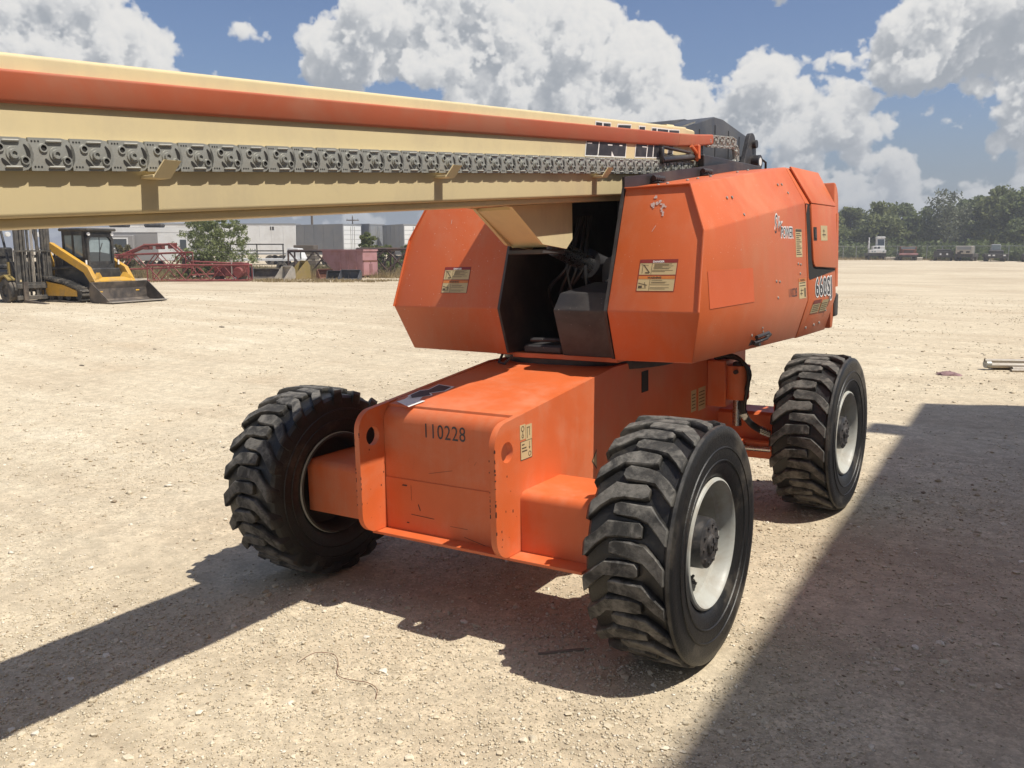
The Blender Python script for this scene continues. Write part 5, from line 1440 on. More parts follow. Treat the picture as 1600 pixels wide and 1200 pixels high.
# ------------------------------------------------------------------ lattice crane sections
def lattice(name, label, px, dist, length, size, mat, turn=0.0, tilt=0.0, z0=.05, taper=1.0, group=None):
    L = thing(name, label, 'crane section', place(px, dist), ROT0 + rad(turn), group)
    n = max(4, int(length / (size * .8)))
    def corner(i, k):
        t = i / n; s = size * (1 + (taper - 1) * t)
        y = (-.5, .5, .5, -.5)[k] * s; z = (0, 0, 1, 1)[k] * s + (size - s) / 2 + z0 + t * length * math.tan(rad(tilt))
        return Vector((t * length, y, z))
    for k in range(4):
        c = MB(); c.tube([corner(0, k), corner(n, k)], size * .062, 6); c.build('chord', mat, L)
    for k in range(4):
        b = MB(); j = (k + 1) % 4
        pts = []
        for i in range(n + 1): pts.append(corner(i, k if i % 2 == 0 else j))
        for p, q in zip(pts[:-1], pts[1:]): b.tube([p, q], size * .038, 5)
        for i in (0, n): b.tube([corner(i, k), corner(i, j)], size * .04, 5)
        tag(b.build('bracing', mat, L), None, None, kind='stuff')
    return L
lattice('crane_section', 'red lattice crane boom section lying along the weeds', 232, 46, 5.2, .80, M['red_steel'], 3)
lattice('crane_section', 'second red lattice section, tilted up onto a block', 178, 48.5, 4.4, .80, M['red_steel'], -8, 2, .55)
lattice('crane_section', 'short red lattice section nearest the leafy shrub', 300, 49, 3.0, .75, M['red_steel'], 5, 0, .25, .6)
lattice('crane_section', 'long dark rusted lattice section behind the buckets and dumpster', 455, 57, 6.6, 1.50, M['brown_steel'], -2)
lattice('crane_section', 'dark rusted lattice section right of the faded pink dumpster', 560, 55, 6.4, 1.62, M['brown_steel'], 2)
r = thing('crane_boom', 'solid red crane boom head piece at the end of the red lattice', 'crane part', place(362, 47), ROT0 + rad(-4))
q = MB(); q.prism([(-.9, .25), (.75, .25), (.82, .45), (.80, .95), (.3, 1.0), (-.9, .72)], 1, -.35, .35); q.build('body', M['red_steel'], r, bevel=.03)
q = MB(); q.lathe([(-.5, 0), (-.5, .24), (-.38, .30), (-.28, .24), (-.28, 0)], 1, (.45, 0, .45), 20); q.build('sheave', M['red_steel'], r, smooth=40)
q = MB(); q.box((-.9, -.3, 0), (-.6, .3, .245)); q.box((.3, -.3, 0), (.6, .3, .245)); q.build('timber_block', M['wood'], r)
q = MB(); q.tube([(.1, -.38, 1.0), (.1, -.4, .2)], .03); q.cyl((.05, -.3, 1.0), (.05, -.3, 1.12), .09); q.build('pin', M['bare_edge'], r)
r = thing('crane_jib', 'red A-frame jib standing high behind the red lattice', 'crane part', place(236, 50), ROT0)
q = MB()
for y in (-.3, .3): q.tube([(-2.6, y, .9), (-.2, y, 1.9), (1.2, y, 1.95), (2.1, y, 1.1)], .07, 6)
q.build('frame', M['red_steel'], r)
for x, z in ((-1.4, 1.4), (-.2, 1.9), (.5, 1.92), (1.2, 1.95)):
    q = MB(); q.box((x - .12, -.33, z - .25), (x + .18, .33, z + .08), bev=.03); q.build('lug_block', M['red_steel'], r)
for x, h in ((-2.3, 1.0), (2.0, 1.15)):
    q = MB(); q.box((x - .15, -.4, 0), (x + .15, .4, h)); q.build('stand', M['brown_steel'], r)

# ------------------------------------------------------------------ buckets and the dumpster
def old_bucket(label, px, dist, w, h, mat, turn, teeth=False, d=.8):
    L = thing('loader_bucket', label, 'bucket', place(px, dist), ROT0 + rad(turn))
    h *= .78; b = MB(); b.prism([(0, 0), (d, .0), (d, .03), (.12, .06), (.04, .2 * h), (.05, h * .75), (.18, h), (.14, h + .02), (0, h * .78), (-.04, .2 * h)], 0, -w / 2, w / 2)
    b.build('shell', mat, L)
    for s in (-1, 1):
        e = MB(); e.prism([(0, .02), (d, .02), (d * .9, .12), (.22, h), (.02, h * .8)], 0, s * w / 2 - .015, s * w / 2 + .015); e.build('side_plate', mat, L)
    e = MB(); e.box((-w / 2, d - .12, .031), (w / 2, d + .02, .055)); e.build('cutting_edge', M['bare_edge'], L)
    if teeth:
        for i in range(5):
            t = MB(); x = -w / 2 + w * (i + .5) / 5; t.prism([(d, .0), (d + .16, .02), (d, .07)], 0, x - .04, x + .04); t.build('tooth', mat, L)
old_bucket('blue grey loader bucket lying face down among the weeds', 378, 49.5, 1.1, .85, M['navy'], 196)
old_bucket('long rust brown bucket beside the blue grey bucket', 412, 50, 1.7, .72, M['bucket'], 188)
old_bucket('red rusted bucket half hidden in weeds', 437, 51, .9, .62, M['rust'], 200)
old_bucket('pale concrete-crusted bucket leaning beside the ochre bucket', 452, 48.8, .9, .95, M['bare_edge'], 140)
old_bucket('ochre painted excavator bucket turned on its side', 478, 50, 1.3, 1.30, M['ochre'], 120, True, 1.1)
old_bucket('dark brown bucket leaning by the pink dumpster', 505, 49.3, .9, .72, M['rust'], 210)
old_bucket('black low bucket in front of the pink dumpster', 528, 48.8, 1.2, .62, M['machine_black'], 185)
old_bucket('black bucket touching the corner of the pink dumpster', 549, 48.4, 1.1, .70, M['navy'], 172)
L = thing('dumpster', 'faded pink steel dumpster with sloping front and rusty double doors', 'dumpster', place(562, 52.5), ROT0 + rad(-28))
b = MB(); b.prism([(-2.3, 1.15), (-1.2, .12), (.75, .12), (.75, 1.60), (-2.3, 1.60)], 1, -.70, .70); B = b.build('body', M['pink'], L, bevel=.02)
b = MB(); b.box((-2.35, -.75, 1.56), (.80, -.69, 1.66)); b.box((-2.35, .69, 1.56), (.80, .75, 1.66)); b.box((.75, -.75, 1.56), (.80, .75, 1.66)); b.build('rim', M['pink'], L)
for s in (-1, 1):
    b = MB(); b.box((.752, s * .02, .16), (.79, s * .68, .92), bev=.006); d_ = b.build('door', M['pink'], L)
    b = MB(); b.cyl((.795, s * .1, .3), (.795, s * .1, .8), .02, seg=8); b.build('latch_bar', M['rust'], d_)
b = MB(); b.box((.752, -.70, .93), (.80, .70, 1.02)); b.build('rail', M['rust'], L)
for x in (-1.0, -.4, .2):
    b = MB(); b.box((x, -.74, .14), (x + .08, -.701, 1.55)); b.build('rib', M['pink'], L)
b = MB(); b.box((-1.3, -.6, 0), (.72, -.45, .118)); b.box((-1.3, .45, 0), (.72, .6, .118)); b.build('skid', M['brown_steel'], L)

# ------------------------------------------------------------------ trailers and buildings
def wheelset(L, xs, y, r, w, mat=None):
    for x in xs:
        for s in (-1, 1):
            t = MB(); t.lathe([(s * y - w / 2, r * .5), (s * y - w / 2, r * .95), (s * y, r), (s * y + w / 2, r * .95), (s * y + w / 2, r * .5), (s * y + w * .2, 0), (s * y - w * .2, 0)], 1, (x, 0, r), 20); t.build('wheel', mat or M['rubber'], L, smooth=40)
def box_trailer(name, label, px, dist, length, h, turn, side, rear, door=True, group=None):
    """the trailer's rear stands at its origin, body running off along -x"""
    L = thing(name, label, 'trailer', place(px, dist), ROT0 + rad(turn), group)
    b = MB(); b.box((-length, -1.28, 1.1), (0, 1.28, h), bev=.03); B = b.build('body', side, L)
    b = MB(); b.box((-length - .02, -1.31, h - .10), (.03, 1.31, h + .03)); b.box((-length - .02, -1.31, 1.05), (.03, 1.31, 1.2)); b.build('rail', M['grey_panel'], L)
    n = int(length / 1.2)
    for i in range(1, n):
        r = MB(); x = -length * i / n; r.box((x - .03, -1.30, 1.2), (x + .03, -1.281, h - .1)); r.build('side_post', side, B)
    if door:
        for s in (-1, 1):
            d = MB(); d.box((.002, s * .03, 1.25), (.04, s * 1.20, h - .15), bev=.005); dd = d.build('door', rear, L)
            for k in range(1, 6):
                e = MB(); z = 1.25 + (h - 1.4) * k / 6; e.box((.041, s * .05, z), (.046, s * 1.18, z + .03)); e.build('seam', M['grey_panel'], dd)
            e = MB(); e.cyl((.06, s * .25, 1.25), (.06, s * .25, h - .2), .025, seg=8); e.build('lock_rod', M['galv'], dd)
    wheelset(L, (-1.6, -2.8), 1.0, .5, .5)
    g_ = MB(); g_.box((-length + 2.0, -.8, .0), (-length + 2.15, -.65, 1.09)); g_.box((-length + 2.0, .65, .0), (-length + 2.15, .8, 1.09)); g_.build('landing_leg', M['grey_panel'], L)
    return L
T = box_trailer('semi_trailer', 'long plain white semi trailer behind the leafy shrub', 467, 92, 17.0, 4.2, 1, M['white'], M['white2'])
q = MB(); q.box((-2.6, -1.297, 3.55), (-2.2, -1.285, 3.9)); q.build('vent', M['machine_black'], T)
box_trailer('box_trailer', 'grey sided box trailer with narrow white roll door, next to utility pole', 551, 88, 7.0, 4.05, -35, M['grey_panel'], M['white2'])
box_trailer('box_trailer', 'plain grey box trailer between the two white-doored trailers', 590, 91, 6.5, 4.15, -28, M['grey_panel'], M['grey_panel'])
box_trailer('box_trailer', 'grey box trailer with the wide white panelled rear door', 650, 86, 6.0, 4.0, -62, M['grey_panel'], M['white'])
# travel trailer
L = thing('travel_trailer', 'white and grey travel trailer with slide-out room behind the red lattice', 'travel trailer', place(232, 72), ROT0 + rad(3))
b = MB(); b.prism([(-4.6, .7), (4.2, .7), (4.2, 3.0), (4.0, 3.35), (-4.2, 3.4), (-4.6, 3.0)], 1, -1.2, 1.2); B = b.build('body', M['grey_rv'], L, bevel=.06)
b = MB(); b.box((1.2, -1.215, .75), (4.1, -1.201, 3.0)); b.build('white_panel', M['white'], L)
b = MB(); b.box((-4.6, -1.23, 2.98), (4.1, -1.2, 3.34)); b.build('roof_fascia', M['white'], L)
b = MB(); b.box((-2.9, -1.62, .95), (-.6, -1.22, 2.75), bev=.04); S = b.build('slide_out', M['grey_rv'], L)
b = MB(); b.box((-2.5, -1.635, 1.75), (-1.1, -1.622, 2.45)); b.build('window', M['glass_dark'], S)
b = MB(); ngon_hole(b, [(-2.6, 1.65), (-1.0, 1.65), (-1.0, 2.55), (-2.6, 2.55)], [(-2.5, 1.75), (-1.1, 1.75), (-1.1, 2.45), (-2.5, 2.45)], 1, -1.66, -1.623); b.build('window_frame', M['white'], S)
b = MB(); b.box((2.95, -1.235, 1.6), (3.45, -1.216, 2.4), bev=.004); b.build('window', M['glass_dark'], L)
b = MB(); b.box((-4.3, -1.22, 1.7), (-3.7, -1.201, 2.3)); b.build('window', M['glass_dark'], L)
for x in (-2.2, .6):
    b = MB(); b.box((x - .75, -.4, 3.385), (x + .75, .4, 3.72), bev=.12); b.build('roof_air_conditioner', M['machine_black'], L)
wheelset(L, (-.5, .6), 1.05, .36, .22)
# flatbed trailer with stake rails
L = thing('flatbed_trailer', 'low flatbed trailer with open stake rails beside the shrub', 'flatbed trailer', place(400, 62), ROT0 + rad(2))
b = MB(); b.box((-1.6, -1.1, .85), (3.4, 1.1, 1.0)); b.build('deck', M['white'], L)
for z in (1.5, 1.95):
    b = MB(); b.box((-1.6, -1.12, z), (2.2, -1.06, z + .08)); b.build('rail', M['machine_black'], L)
for x in (-1.5, .3, 2.1, 3.3):
    b = MB(); b.box((x, -1.12, 1.0), (x + .07, -1.05, 2.0 if x < 3 else 1.5)); b.build('stake', M['machine_black'], L)
b = MB(); b.prism([(2.2, 1.0), (3.4, 1.0), (3.1, 1.7), (2.4, 1.75)], 1, -.9, .9); b.build('toolbox', M['white'], L)
wheelset(L, (2.0, 2.9), 1.0, .4, .25)
# lumber pile by the pole
L = thing('timber_pile', 'stacked grey timbers between the white trailer and the pole', 'timber', place(480, 70), ROT0)
for i in range(5):
    b = MB(); b.box((-.9 + .08 * (i % 2), -.8, .4 * i), (.9 - .05 * i, .8, .4 * i + .36), bev=.03); b.build('timber', M['wood'], L)
# utility poles
def pole(label, px, dist, h, arms):
    L = thing('utility_pole', label, 'utility pole', place(px, dist))
    b = MB(); b.cyl((0, 0, 0), (0, 0, h), .18, .12, seg=10); b.build('pole', M['wood'], L, smooth=60)
    if arms:
        b = MB(); b.box((-1.3 * RH.x - .06, -1.3 * RH.y - .06, h - .9), (1.3 * RH.x + .06, 1.3 * RH.y + .06, h - .7)); b.build('cross_arm', M['wood'], L)
        for s in (-1, 0, 1):
            b = MB(); b.cyl((s * 1.15 * RH.x, s * 1.15 * RH.y, h - .7 if s else h), (s * 1.15 * RH.x, s * 1.15 * RH.y, h - .45 if s else h + .25), .07, seg=8); b.build('insulator', M['grey_panel'], L)
pole('plain thin utility pole rising beside the grey box trailer', 489, 110, 7.5, False)
pole('utility pole with a cross arm beyond the box trailers', 552, 190, 8.4, True)

# ------------------------------------------------------------------ chain-link fence
A_ = Vector((*survey(1190, 148), 0)); B_ = Vector((*survey(1760, 104), 0))
FE = thing('chain_link_fence', 'long chain-link fence with steel posts in front of the tree belt', 'fence')
n = 24
for i in range(n + 1):
    p = A_.lerp(B_, i / n); z = gzf(p.x, p.y); b = MB(); b.cyl((p.x, p.y, z - .05), (p.x, p.y, z + 2.02), .055, seg=8); b.build('post', M['wire_mesh'], FE)
b = MB(); b.tube([A_ + Vector((0, 0, 1.98)), B_ + Vector((0, 0, 1.98))], .035, 6); b.build('top_rail', M['wire_mesh'], FE)
b = MB(); d_ = (B_ - A_); ln = d_.length; d_.normalize(); m_ = int(ln / .34)
for i in range(m_):
    for s in (0, 1):
        p = A_ + d_ * (i * .34); q = A_ + d_ * (i * .34 + (1.9 if s else -1.9)); pz, qz = .03, 1.94
        if (q - A_).dot(d_) < 0 or (q - A_).dot(d_) > ln: continue
        w_ = d_ * .008
        b.add([p + Vector((0, 0, pz)) - w_, p + Vector((0, 0, pz)) + w_, q + Vector((0, 0, qz)) + w_, q + Vector((0, 0, qz)) - w_], [(0, 1, 2, 3)])
tag(b.build('wire_mesh', M['wire_mesh'], FE, fix=False), None, None, kind='stuff')

# ------------------------------------------------------------------ trucks along the fence
def truck_base(name, label, cat, px, dist, turn):
    return thing(name, label, cat, place(px, dist), facing(turn, px))
def twheels(L, ys, x=.95, r=.5, w=.32):
    for y in ys:
        for s in (-1, 1):
            t = MB(); t.lathe([(s * x - w / 2, r * .45), (s * x - w / 2, r * .93), (s * x - w * .3, r), (s * x + w * .3, r), (s * x + w / 2, r * .93), (s * x + w / 2, r * .45), (s * x + s * w * .2, 0)], 0, (0, y, r), 18); t.build('wheel', M['rubber'], L, smooth=40)
L = truck_base('terminal_tractor', 'white cab-over yard tractor with a tall offset cab', 'truck', 1369, 128, 8)
b = MB(); b.box((-1.2, -3.2, .55), (1.2, 1.6, .95)); b.build('frame', M['machine_black'], L)
b = MB(); b.box((-.95, -.2, 1.0), (.62, 1.55, 2.0), bev=.05); b.prism([(-.2, 2.0), (1.40, 2.0), (1.22, 3.1), (-.2, 3.1)], 0, -.95, .10); b.box((-1.0, -.25, 3.1), (.14, 1.3, 3.34), bev=.04); C = b.build('cab', M['white'], L)
b = MB(); b.add([(-.88, 1.412, 2.06), (.04, 1.412, 2.06), (.04, 1.26, 2.95), (-.88, 1.26, 2.95)], [(0, 1, 2, 3)]); b.build('windshield', M['glass_dark'], C)
for x0 in (.14, -.32):
    b = MB(); b.box((x0, 1.552, 1.62), (x0 + .34, 1.56, 1.9)); b.build('window', M['glass_dark'], C)
b = MB(); b.box((-1.15, 1.56, 1.02), (1.15, 1.72, 1.45), bev=.03); b.build('bumper', M['white'], L)
for s in (-.8, .7, .35):
    b = MB(); b.box((s - .1, 1.722, 1.15), (s + .1, 1.735, 1.32)); b.build('headlight', M['glass_sky'], L)
b = MB(); b.cyl((1.05, .3, 1.0), (1.05, .3, 3.25), .08, seg=10); b.box((.95, .1, 1.6), (1.18, .5, 2.6), bev=.04); b.build('exhaust_stack', M['white'], L)
b = MB(); b.box((1.22, 1.0, 2.1), (1.38, 1.06, 2.75), bev=.02); b.tube([(1.1, .9, 2.4), (1.3, 1.03, 2.4)], .02); b.build('mirror', M['machine_black'], L)
b = MB(); b.box((-1.32, 1.0, 2.1), (-1.18, 1.06, 2.75), bev=.02); b.tube([(-.95, 1.0, 2.4), (-1.2, 1.03, 2.4)], .02); b.build('mirror', M['machine_black'], L)
twheels(L, (.9, -2.3))
L = truck_base('rusted_truck', 'rusted brown bonneted truck parked at the fence beside the yard tractor', 'truck', 1419, 123, 4)
b = MB(); b.box((-1.2, -3, .5), (1.2, 1.8, .85)); b.build('frame', M['machine_black'], L)
b = MB(); b.box((-1.05, -.6, .85), (1.05, .6, 1.9), bev=.06); b.box((-.85, .6, .85), (.85, 1.7, 1.55), bev=.08); C = b.build('cab', M['rust'], L)
b = MB(); b.box((-.9, .602, 1.56), (.9, .62, 1.86)); b.build('windshield', M['glass_sky'], C)
b = MB(); b.box((-.6, 1.702, .95), (.6, 1.73, 1.4)); b.build('grille', M['brown_steel'], L)
b = MB(); b.box((-1.2, 1.75, .75), (1.2, 1.9, 1.0), bev=.03); b.build('bumper', M['pink'], L)
twheels(L, (1.0, -2.2))
L = truck_base('dark_trailer_frame', 'low black truck chassis with bright lamps at the fence', 'truck', 1475, 119, 0)
b = MB(); b.box((-1.2, -4, .55), (1.2, 1.2, .95), bev=.03); b.box((-1.2, 1.2, .45), (1.2, 1.35, 1.3), bev=.03); b.box((-.9, .1, .95), (.9, 1.0, 1.55), bev=.08); b.build('frame', M['machine_black'], L)
for s in (-.45, .35):
    b = MB(); b.cyl((s, 1.352, .9), (s, 1.38, .9), .13, seg=14); b.build('lamp', M['lamp_glass'], L)
twheels(L, (.5, -2.6))
L = truck_base('grey_truck', 'weathered grey flat-nosed truck missing its grille panel', 'truck', 1509, 117, -10)
b = MB(); b.box((-1.1, -3, .5), (1.1, 1.0, .9)); b.build('frame', M['machine_black'], L)
b = MB(); b.box((-1.0, -.5, .95), (1.0, 1.1, 2.0), bev=.06); C = b.build('cab', M['bare_edge'], L)
b = MB(); b.box((-.85, 1.102, 1.5), (.85, 1.115, 1.9)); b.build('windshield', M['grey_panel'], C)
for (x, z) in ((-.5, 1.2), (.3, 1.25), (.55, 1.05)):
    b = MB(); b.box((x - .22, 1.102, z - .12), (x + .22, 1.12, z + .12), bev=.01); b.build('opening', M['machine_black'], C)
twheels(L, (.4, -2.0))
L = truck_base('flatbed_truck', 'dark truck with a square grey cab and low wide bumper', 'truck', 1556, 113, 5)
b = MB(); b.box((-1.25, -3.5, .5), (1.25, 1.6, .95), bev=.03); b.box((-1.35, 1.6, .45), (1.35, 1.8, 1.0), bev=.05); b.box((-.8, .4, .95), (.8, 1.5, 1.45), bev=.08); b.build('frame', M['machine_black'], L)
b = MB(); b.box((-.55, -.7, .95), (.55, .4, 2.2), bev=.06); C = b.build('cab', M['grey_panel'], L)
b = MB(); b.box((-.48, .402, 1.5), (.48, .41, 2.1)); b.build('windshield', M['glass_sky'], C)
for s in (-.9, .8, .3):
    b = MB(); b.box((s - .14, 1.802, .7), (s + .14, 1.82, .88)); b.build('headlight', M['lamp_glass'], L)
twheels(L, (.9, -2.4))
L = truck_base('black_truck', 'black truck nose at the fence next to the flatbed truck', 'truck', 1616, 109, 5)
b = MB(); b.box((-1.1, -3, .5), (1.1, 1.3, .95), bev=.03); b.box((-1.0, -.4, .95), (1.0, 1.2, 1.5), bev=.1); b.build('body', M['machine_black'], L)
twheels(L, (.7, -2.0))
for (px, d_, w_) in ((1393, 126, 1.7), (1437, 122, .8)):
    L = MB(); L.box((-w_ / 2, -.3, .0), (w_ / 2, .3, .42), bev=.02); o = L.build('concrete_block', M['bare_edge'], loc=place(px, d_), rotz=ROT0)
    tag(o, 'pale low concrete barrier block beside the rusted truck' if w_ < 1 else 'long pale concrete barrier block beside the yard tractor', 'barrier')

# ------------------------------------------------------------------ trees
def leaf_cloud(centers, radii, per, size, rng, droop=.0, flat=1.0):
    """leaf quads spread over clumps; returns verts, faces, tints"""
    N = len(centers) * per
    C = np.repeat(np.asarray(centers), per, 0); R = np.repeat(np.asarray(radii), per)
    d = rng.normal(size=(N, 3)); d /= np.linalg.norm(d, axis=1)[:, None]
    rr = R * rng.random(N) ** .45
    P = C + d * rr[:, None] * np.array([1, 1, .78 * flat])
    a = rng.normal(size=(N, 3)); a /= np.linalg.norm(a, axis=1)[:, None]
    b = np.cross(a, rng.normal(size=(N, 3))); b /= np.linalg.norm(b, axis=1)[:, None]
    s = size * rng.uniform(.6, 1.3, N)[:, None]
    a = a * s; b = b * s * .62
    V = np.stack([P - a, P - b * .9 + a * .1, P + a, P + b * .9 - a * .1], 1).reshape(-1, 3)
    F = np.arange(N * 4).reshape(-1, 4)
    tint = np.clip(np.repeat(rng.normal(.5, .22, len(centers)), per) + rng.normal(0, .18, N), 0, 1)
    return V, F, np.repeat(tint, 4)
def leaf_obj(name, V, F, t, mat, parent):
    me = bpy.data.meshes.new(name)
    me.vertices.add(len(V)); me.vertices.foreach_set('co', V.astype(np.float32).ravel())
    me.loops.add(F.size); me.loops.foreach_set('vertex_index', F.ravel().astype(np.int32))
    me.polygons.add(len(F)); me.polygons.foreach_set('loop_start', np.arange(0, F.size, F.shape[1]).astype(np.int32))
    at = me.attributes.new('tint', 'FLOAT', 'POINT'); at.data.foreach_set('value', t.astype(np.float32))
    me.materials.append(mat); me.update(calc_edges=True); me.validate()
    return link(name, me, parent)
def tree(label, px, dist, h, rx, mat, seed, group=None, base=.12, clumps=70, per=75, leaf=.34, name='tree', gap=.0):
    rng = np.random.default_rng(seed); rnd = random.Random(seed)
    T = thing(name, label, 'tree', place(px, dist), rnd.uniform(0, 6), group)
    t = MB(); th = h * .45
    t.tube([(0, 0, -.1), (rnd.uniform(-.1, .1), rnd.uniform(-.1, .1), th * .5), (rnd.uniform(-.3, .3), rnd.uniform(-.3, .3), th), (rnd.uniform(-.5, .5), rnd.uniform(-.5, .5), h * .75)], .2, 8, rr=[h * .026, h * .02, h * .016, h * .006])
    cs, rs = [], []
    for k in range(clumps):
        a = rng.uniform(0, 2 * math.pi); u = rng.random() ** .5; v = rng.uniform(base, 1)
        w = rx * (math.sin(math.pi * min(1, max(.02, (v - base * .6) / (1.06 - base * .6))) ** .8) ** .6) * rng.uniform(.8, 1.12)
        r = rng.uniform(.10, .19) * h * (.75 if v > .85 else 1)
        cs.append((u * w * math.cos(a), u * w * math.sin(a), v * h - r * .5)); rs.append(r)
    for k in range(6):
        c = cs[rnd.randrange(len(cs))]; z = th * rnd.uniform(.5, 1.1)
        t.tube([(0, 0, z), (c[0] * .5, c[1] * .5, z + (c[2] - z) * .6), c], .05, 6, rr=[h * .012, h * .008, h * .003])
    t.build('trunk', M['bark'], T, smooth=60)
    V, F, tt = leaf_cloud(cs, rs, per, leaf, rng)
    leaf_obj('crown', V, F, tt, mat, T)
TG = 'trees in the belt behind the fence'
TREES = [(1232, 160, 9.2, 4.6, 'leaf2', 0, 'yellowish green tree behind the lift\'s orange hood'), (1288, 152, 8.6, 3.8, 'leaf2', 0, 'low yellowish tree beside the lift\'s rear counterweight'), (1328, 156, 8.8, 4.0, 'leaf2', 0, 'olive green tree next left of the yard tractor'), (1372, 150, 9.4, 4.6, 'leaf2', 0, 'broad yellow green tree directly behind the white yard tractor'),
         (1404, 162, 9.8, 4.2, 'leaf', 1, 'dark green tree between the yard tractor and the rusted truck'), (1440, 150, 8.4, 3.8, 'leaf', 1, 'lower dark tree just right of the rusted truck'), (1474, 146, 11.4, 3.4, 'leaf_grey', 2, 'tall thin-leaved tree with sky gaps behind the black truck chassis'),
         (1500, 160, 10.4, 3.8, 'leaf', 1, 'dark tree behind the weathered grey flat-nosed truck'), (1528, 148, 10.2, 4.0, 'leaf', 1, 'dark green tree between the grey truck and the flatbed truck'), (1560, 142, 11.3, 4.2, 'leaf2', 0, 'tall full yellow green tree behind the flatbed truck'), (1596, 138, 11.0, 4.4, 'leaf', 1, 'tall dark tree beside the black truck nose'), (1632, 140, 12.0, 4.8, 'leaf2', 0, 'tall yellow green tree behind the black truck nose'),
         (1690, 134, 11.0, 4.8, 'leaf', 1, 'dark tree beyond the black truck at the fence'), (1740, 138, 11.2, 4.8, 'leaf2', 0, 'last yellow green tree of the belt at the fence end')]
for i, (px, d_, h, rx, mt, kd, lb) in enumerate(TREES):
    tree(lb, px, d_, h, rx, M[mt], 100 + i, TG, base=.06 if kd != 2 else .2, clumps=84 if kd != 2 else 60, per=70 if kd != 2 else 46, leaf=.33 if kd != 2 else .25)
# undergrowth along the fence
rng = np.random.default_rng(77); cs, rs = [], []
for k in range(330):
    t_ = rng.random(); p = A_.lerp(B_, t_) + Vector((FH.x, FH.y, 0)) * rng.uniform(2.0, 26); hh = rng.uniform(.5, 1.9)
    cs.append((p.x, p.y, gzf(p.x, p.y) + hh * rng.uniform(.3, 1.2))); rs.append(hh)
V, F, tt = leaf_cloud(cs, rs, 60, .30, rng); o = leaf_obj('undergrowth', V, F, tt * .8, M['leaf'], None); tag(o, 'dense brush filling under the tree belt along the fence', 'brush', kind='stuff')

def shrub(label, px, dist, h, w, seed, mat, leaf=.085, clumps=80, per=70, name='shrub', cat='shrub'):
    rng = np.random.default_rng(seed); rnd = random.Random(seed)
    T = thing(name, label, cat, place(px, dist)); t = MB(); cs, rs = [], []
    for k in range(clumps):
        a = rng.uniform(0, 2 * math.pi); u = rng.random() ** .6; v = rng.random() ** .8
        ww = w * (1 - .45 * v) * rng.uniform(.6, 1.15)
        cs.append((u * ww * math.cos(a), u * ww * math.sin(a), h * (.10 + .86 * v))); rs.append(rng.uniform(.05, .12) * h * (1.25 - .6 * v))
    for k in range(14):
        c = cs[rnd.randrange(len(cs))]; t.tube([(c[0] * .1, c[1] * .1, -.05), (c[0] * .55, c[1] * .55, c[2] * .5), c], .03, 6, rr=[.05, .032, .012])
    t.build('stem', M['bark'], T, smooth=60)
    V, F, tt = leaf_cloud(cs, rs, per, leaf, rng); leaf_obj('foliage', V, F, tt, mat, T)
shrub('tall feathery green mesquite shrub in front of the white semi trailer', 338, 52, 3.5, 2.9, 31, M['mesq'], .07, 260, 42)
shrub('low dusty green bush at the foot of the mesquite shrub', 306, 50, 1.7, 1.2, 32, M['mesq'], .08, 60, 60)
shrub('pale green bush growing in front of the grey box trailers', 575, 62, 2.9, 1.0, 33, M['leaf2'], .10, 60, 60)
shrub('low wide bush right of the pale green bush', 603, 63, 1.95, 1.2, 34, M['mesq'], .10, 50, 60)
shrub('small bush by the white trailer door', 636, 64, 2.0, .8, 35, M['mesq'], .10, 40, 50)
shrub('dry tan bush below the travel trailer', 190, 58, 2.0, 1.5, 36, M['weed'], .10, 50, 60)
shrub('dark distant tree behind the travel trailer roof', 196, 120, 4.6, 2.2, 37, M['leaf_grey'], .2, 50, 60, 'tree', 'tree')

def grass(name, label, cat, count, seed, px0, px1, d0, d1, h0, h1, mat, patch=.45):
    rng = np.random.default_rng(seed)
    px = rng.uniform(px0, px1, count * 3); dd = rng.uniform(d0, d1, count * 3)
    s = (px - 800) / FOCAL * dd * CP
    X = CPOS.x + FH.x * dd + RH.x * s; Y = CPOS.y + FH.y * dd + RH.y * s
    k = (vnoise(X, Y, .45, seed) * .6 + vnoise(X, Y, 1.3, seed + 1) * .4) > patch
    X, Y = X[k][:count], Y[k][:count]; n = len(X)
    Z = gz(X, Y) - .01; H = rng.uniform(h0, h1, n) * (.5 + vnoise(X, Y, .9, seed + 2))
    a = rng.uniform(0, 2 * np.pi, n); lean = rng.normal(0, .35, (n, 2)) * H[:, None]; w = rng.uniform(.012, .03, n)
    p0 = np.stack([X - w * np.cos(a), Y - w * np.sin(a), Z], 1); p1 = np.stack([X + w * np.cos(a), Y + w * np.sin(a), Z], 1)
    p2 = np.stack([X + lean[:, 0], Y + lean[:, 1], Z + H], 1)
    V = np.stack([p0, p1, p2], 1).reshape(-1, 3); F = np.arange(n * 3).reshape(-1, 3)
    o = leaf_obj(name, V, F, np.repeat(np.clip(rng.normal(.5, .25, n), 0, 1), 3), mat, None); tag(o, label, cat, kind='stuff')
grass('dry_grass', 'straw coloured dry grass around the crane sections and buckets', 'grass', 24000, 51, 150, 680, 50.5, 68, .10, .42, M['dry'])
grass('weeds', 'olive brown weeds standing among the crane sections', 'weeds', 12000, 52, 150, 680, 52, 72, .2, .62, M['weed'], .55)
grass('fence_grass', 'tan grass strip along the foot of the chain-link fence', 'grass', 12000, 53, 1240, 1700, 122, 150, .15, .5, M['dry'], .35)
grass('grass_tufts', 'thin dry tufts along the edge of the packed yard', 'grass', 5000, 54, 230, 680, 44.5, 51, .04, .18, M['dry'], .55)

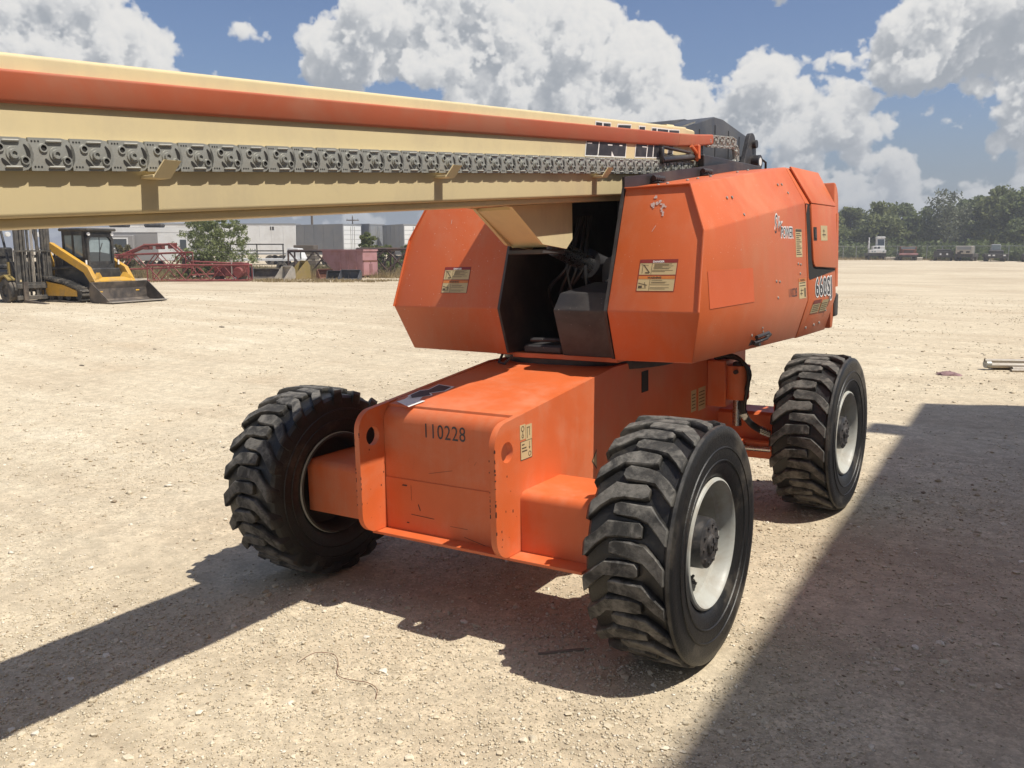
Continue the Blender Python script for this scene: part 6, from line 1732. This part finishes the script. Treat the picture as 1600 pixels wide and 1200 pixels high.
# ------------------------------------------------------------------ workshop beside the yard (its eave throws the broad shadow)
def gp(x, y): p = V2W @ Vector((x, y, 0)); return (p.x, p.y)
HB = 10.0; k_ = HB / SUN_V.z
def eave(x, y): return (x + SUN_V.x * k_, y + SUN_V.y * k_)
e0 = eave(1.09, 6.99); e1 = eave(1.363, -.83); sl_ = (e1[0] - e0[0]) / (e1[1] - e0[1])
e2 = (e0[0] + sl_ * (-14 - e0[1]), -14)
roof = [e0, e2, (21, -14), (21, e0[1] + (21 - e0[0]) * .344)]
BD = thing('workshop', 'tan metal workshop beside the yard whose eave throws the broad shadow', 'building')
BD.matrix_world = V2W.to_4x4()
b = MB(); b.prism(roof, 2, HB - .18, HB); b.build('roof', M['galv'], BD)
wl = [(e0[0] + .7, e0[1] - .5), (e2[0] + .7, e2[1] + .5), (20.5, -13.5), (20.5, roof[3][1] - .8)]
b = MB()
for i in range(4):
    p, q = Vector((*wl[i], 0)), Vector((*wl[(i + 1) % 4], 0)); nn = int((q - p).length / .15); t_ = (q - p).normalized(); no = Vector((t_.y, -t_.x, 0))
    pts = []
    for j in range(nn + 1): pts.append(p.lerp(q, j / nn) + no * (.03 if j % 2 else 0))
    v = [(a.x, a.y, -.4) for a in pts] + [(a.x, a.y, HB - .181) for a in pts]; m2 = len(pts)
    b.add(v, [(j, j + 1, m2 + j + 1, m2 + j) for j in range(m2 - 1)])
b.build('wall', M['siding'], BD, fix=False)
mx = (wl[0][0] + (wl[1][0] - wl[0][0]) * .45); my = wl[0][1] + (wl[1][1] - wl[0][1]) * .45
b = MB(); b.box((mx - .10, my - 2.2, -.3), (mx - .04, my + 2.2, 4.5)); dr = b.build('roller_door', M['white2'], BD)
for k in range(14):
    s = MB(); s.box((mx - .125, my - 2.15, .1 + k * .31), (mx - .101, my + 2.15, .1 + k * .31 + .26), bev=.01); s.build('slat', M['white2'], dr)
f0 = eave(.70, 5.12); f1 = eave(1.35, 5.62)
b = MB(); b.box((f0[0], f0[1], HB - .40), (f1[0], f1[1], HB - .19), bev=.02); b.build('eave_shadow_bar', M['grey_panel'], BD)  # unseen bar added under the eave to cast the narrow side shadow

# ------------------------------------------------------------------ thin dusty air over the yard
hz = MB(); hz.box((-4500, -4500, -1.5), (4500, 4500, 16))
hm = bpy.data.materials.new('dusty_air'); hm.use_nodes = True; hm.node_tree.nodes.clear()
_g = G(hm.node_tree); _o = _g.n('ShaderNodeOutputMaterial'); _v = _g.n('ShaderNodeVolumePrincipled', ins={'Color': (.93, .95, 1.0, 1), 'Density': .0011, 'Anisotropy': .3})
hm.node_tree.links.new(_v.outputs[0], _o.inputs['Volume'])
tag(hz.build('haze', hm), 'thin pale haze in the air over the whole yard', 'haze', kind='stuff')
